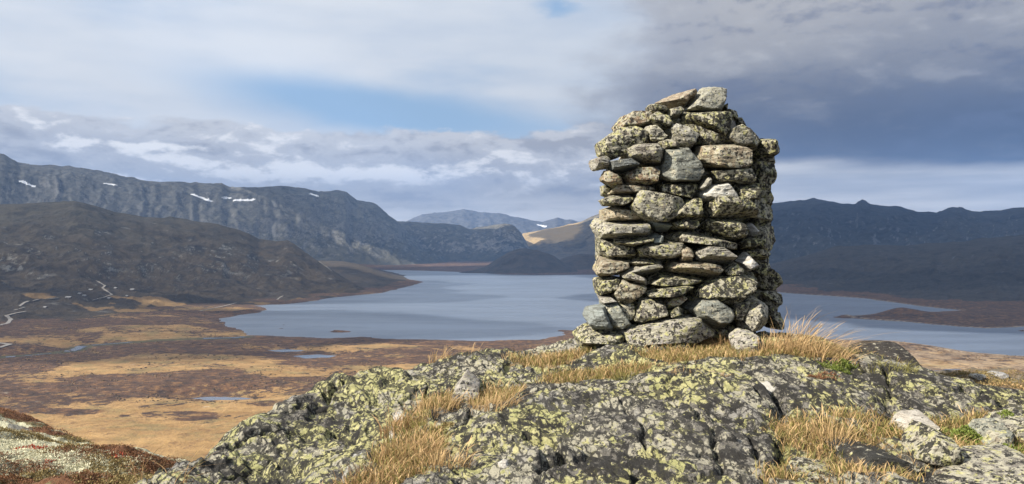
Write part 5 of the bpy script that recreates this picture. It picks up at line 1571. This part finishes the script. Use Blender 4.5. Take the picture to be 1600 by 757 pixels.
carpet('heather', 'rust-red heather patches on the lichen slope', 'heather',
       [(150, 708, 50, .6, 2200), (100, 706, 30, .4, 900), (225, 716, 50, .6, 1900), (35, 739, 50, .45, 2200), (75, 736, 22, .3, 700), (150, 750, 50, .4, 1500), (230, 742, 40, .7, 1800), (30, 650, 40, 1.0, 1500),
        (90, 676, 40, 1.0, 1600), (10, 752, 40, .4, 1400), (255, 726, 30, .8, 1400), (5, 714, 14, .6, 500)], .034, .13, 31)
carpet('crowberry', 'olive-brown dwarf shrub patches on the lichen slope', 'olive',
       [(170, 735, 50, .8, 2400), (60, 684, 60, .6, 1800), (110, 698, 50, .6, 1500), (70, 748, 40, .5, 1500), (20, 680, 40, .7, 1100), (190, 757, 60, .5, 2000), (240, 757, 40, .8, 1500), (120, 690, 30, .5, 900)], .045, .13, 51)
carpet('bearberry', 'scarlet bearberry leaves among the pale lichen', 'redleaf',
       [(42, 702, 12, .4, 160), (63, 703, 9, .3, 130), (75, 725, 9, .25, 80), (185, 716, 12, .3, 80)], .05, .10, 71)
carpet('reindeer_lichen', 'cream reindeer lichen cushions on the slope', 'lichen',
       [(40, 715, 50, 1.6, 5000), (90, 722, 60, 1.2, 4500), (20, 694, 40, 1.2, 2600), (140, 730, 40, .6, 1800), (60, 730, 60, .7, 2600), (200, 725, 30, .6, 900)], .035, .07, 81)
carpet('rusty_heath', 'rusty heath plants on the right-hand skyline', 'olive',
       [(1455, 598, 40, .7, 1500), (1500, 594, 40, .8, 1500), (1550, 597, 50, .8, 1700), (1590, 600, 40, .8, 1500), (1540, 603, 60, .5, 1500)], .02, .05, 91)
carpet('red_heath', 'orange-red heath plants on the right-hand skyline', 'russet',
       [(1440, 592, 30, .6, 600), (1520, 594, 40, .6, 600), (1580, 604, 40, .6, 700), (1490, 600, 40, .5, 600)], .018, .05, 95)

# short dry grass scattered over the soil of the outcrop
def scatter_short(label, n, seed, mat):
    rs_ = np.random.default_rng(seed)
    w_ = np.clip(sm_, 0, 1) * (oY < 7.2) * (oY > 3.2)
    pr = (w_ * oY ** 2 * 0.02).ravel(); pr = pr / pr.sum()
    idx = rs_.choice(len(pr), n, p=pr)
    bx = oX.ravel()[idx] + rs_.normal(0, .01, n); by = oY.ravel()[idx] + rs_.normal(0, .01, n); bz = oZ.ravel()[idx]
    h = rs_.uniform(.02, .06, n); dir_ = rs_.uniform(0, 2 * np.pi, n); ln = rs_.uniform(.3, 1.3, n)
    sd_ = rs_.uniform(0, 2 * np.pi, n)
    ux, uy = np.cos(dir_) * ln * h, np.sin(dir_) * ln * h
    wx_, wy_ = np.cos(sd_) * .0022, np.sin(sd_) * .0022
    V = np.stack([np.stack([bx - wx_, by - wy_, bz - .004], -1), np.stack([bx + wx_, by + wy_, bz - .004], -1),
                  np.stack([bx + ux * .5 + wx_ * .8, by + uy * .5 + wy_ * .8, bz + h * .75], -1), np.stack([bx + ux * .5 - wx_ * .8, by + uy * .5 - wy_ * .8, bz + h * .75], -1),
                  np.stack([bx + ux, by + uy, bz + h], -1), np.stack([bx + ux + wx_ * .3, by + uy + wy_ * .3, bz + h], -1)], 1).reshape(-1, 3)
    b0 = np.arange(n) * 6
    Fc = np.concatenate([np.stack([b0, b0 + 1, b0 + 2, b0 + 3], -1), np.stack([b0 + 3, b0 + 2, b0 + 5, b0 + 4], -1)])
    tn = np.repeat(rs_.uniform(.1, 1, n), 6)
    tag(link('short_grass', mesh_np('short_grass', V, Fc, True, {'tone': tn}), M[mat]), label, kind='stuff')


scatter_short('short dry grass and litter in the hollows of the outcrop', 9000, 5, 'straw')
scatter_short('sparse green and gold sprouts in the hollows of the outcrop', 9000, 6, 'greengrass')

# dwarf birch and willow thickets dotted over the valley floor
def thickets(n, seed):
    rs_ = np.random.default_rng(seed)
    px_ = rs_.uniform(-60, 1660, n * 4); py_ = rs_.uniform(470, 722, n * 4)
    d_ = (EZ - LAKE - 6) * F / (py_ - CY)
    x_ = d_ * (px_ - CX) / F
    s_ = poly_sd(x_, d_, LAKE_POLY)
    cl = fbm(x_ / 70, d_ / 70, None, 4, 88) + 0.35 * vnoise(x_ / 14, d_ / 14, None, 89)
    ok = (s_ > 12) & (cl > 0.16) & (py_ < 640)
    for poly, lv in POND_POLY:
        ok &= poly_sd(x_, d_, poly) > 8
    idx = np.where(ok)[0][:n]
    V = []; Fc = []; tn = []
    th = np.arange(6) * np.pi / 3
    for i in idx:
        x, y = x_[i], d_[i]
        z_ = moor.height(x, y)
        r = rs_.uniform(.7, 2.2) * (y / 1000) ** .5; hh = r * rs_.uniform(.45, .8)
        b0 = len(V)
        rr = r * rs_.uniform(.65, 1.25, 6); zz = rs_.uniform(.3, .7, 6) * hh
        for j in range(6):
            V.append((x + rr[j] * math.cos(th[j]), y + rr[j] * math.sin(th[j]), z_ - .4))
        for j in range(6):
            V.append((x + .75 * rr[j] * math.cos(th[j] + .3), y + .75 * rr[j] * math.sin(th[j] + .3), z_ + zz[j]))
        V.append((x, y, z_ + hh))
        for j in range(6):
            k_ = (j + 1) % 6
            Fc += [(b0 + j, b0 + k_, b0 + 6 + k_), (b0 + j, b0 + 6 + k_, b0 + 6 + j), (b0 + 6 + j, b0 + 6 + k_, b0 + 12)]
        tn += [rs_.uniform(0, 1)] * 13
    tag(link('dwarf_birch', mesh_np('dwarf_birch', np.array(V), np.array(Fc), True, {'tone': np.array(tn)}), M['birch']),
        'dark thickets of dwarf birch and willow dotting the valley floor', kind='stuff')


M['birch'] = mat_leaf('birch_thicket', (0.040, 0.030, 0.018), (0.14, 0.085, 0.038), 0.05)
thickets(5200, 12)

# ------------------------------------------------------------------ overhead clouds whose shadows lie on the mountains
mt, T, b = new_mat('cloud_vapour')
b.inputs['Base Color'].default_value = (0.85, 0.87, 0.9, 1)
tr = T.node('ShaderNodeBsdfTranslucent', {'Color': (0.85, 0.87, 0.9)})
mx = T.node('ShaderNodeMixShader', {0: 0.5})
T.l.new(b.outputs[0], mx.inputs[1]); T.l.new(tr.outputs[0], mx.inputs[2])
thin = T.node('ShaderNodeBsdfTransparent')           # thin cloud lets part of the sun through
mx2 = T.node('ShaderNodeMixShader', {0: 0.34})
T.l.new(mx.outputs[0], mx2.inputs[1]); T.l.new(thin.outputs[0], mx2.inputs[2]); T.l.new(mx2.outputs[0], T.n['Material Output'].inputs[0])
M['cloud'] = mt
mt2 = mt.copy(); mt2.name = 'thin_cloud_vapour'
[n_ for n_ in mt2.node_tree.nodes if n_.type == 'MIX_SHADER'][1].inputs[0].default_value = 0.66
M['thin_cloud'] = mt2
CZ = 2700.0
def cloud(gx, gy, rx_, ry_, label, seed, mat='cloud'):
    """a cloud whose shadow is centred on ground point gx, gy"""
    V, Fc = ICO[5]
    k_ = (CZ + 120) / SUN.z
    c = Vector((gx + SUN.x * k_, gy + SUN.y * k_, CZ))
    n_ = fbm(V[:, 0] * 2.2 + seed, V[:, 1] * 2.2, V[:, 2] * 2.2, 4, seed)
    p = V * (1 + 0.45 * n_)[:, None] * np.array([rx_, ry_, 260.0])
    p[:, 2] = np.where(p[:, 2] < 0, p[:, 2] * .35, p[:, 2])
    o_ = link('cloud', mesh_np('cloud', p, Fc), M[mat]); o_.location = c
    tag(o_, label, kind='structure')
cloud(3300, 4700, 2700, 2300, 'broad grey cloud shading the right-hand ridge', 1)
cloud(2300, 7600, 2200, 1600, 'grey cloud shading the head of the right-hand ridge', 2)
cloud(-1900, 3300, 1500, 1150, 'grey cloud shading the near left hillside', 3, 'thin_cloud')
cloud(-100, 5400, 1500, 700, 'grey cloud shading the dome at the lake head', 6)
cloud(-750, 7950, 850, 800, 'grey cloud shading the cliff end', 7)
cloud(-3000, 6200, 2000, 1500, 'thin cloud dimming the long left ridge', 8, 'thin_cloud')
cloud(-1250, 1760, 1000, 560, 'thin cloud shading the upper valley floor', 10, 'thin_cloud')
cloud(1700, 2550, 1400, 800, 'grey cloud shading the right-hand arm of the lake', 9)

# ------------------------------------------------------------------ the air
bx_ = bmesh.new()
bmesh.ops.create_cube(bx_, size=1.0)
hm = bpy.data.meshes.new('haze'); bx_.to_mesh(hm); bx_.free()
hz_o = link('haze', hm)
x0, x1, y0, y1, z0, z1 = -40000, 40000, -3000, 17600, LAKE - 12, 1350
hz_o.location = ((x0 + x1) / 2, (y0 + y1) / 2, (z0 + z1) / 2); hz_o.scale = (x1 - x0, y1 - y0, z1 - z0)
hmt = bpy.data.materials.new('haze'); hmt.use_nodes = True
T = NT(hmt.node_tree); T.n.clear()
vol = T.node('ShaderNodeVolumePrincipled', {'Color': (0.25, 0.49, 1.0), 'Density': 3.9e-5, 'Anisotropy': 0.1})
ou = T.node('ShaderNodeOutputMaterial'); T.l.new(vol.outputs[0], ou.inputs['Volume'])
hm.materials.append(hmt)
tag(hz_o, 'thin blue haze filling the valley', kind='stuff')
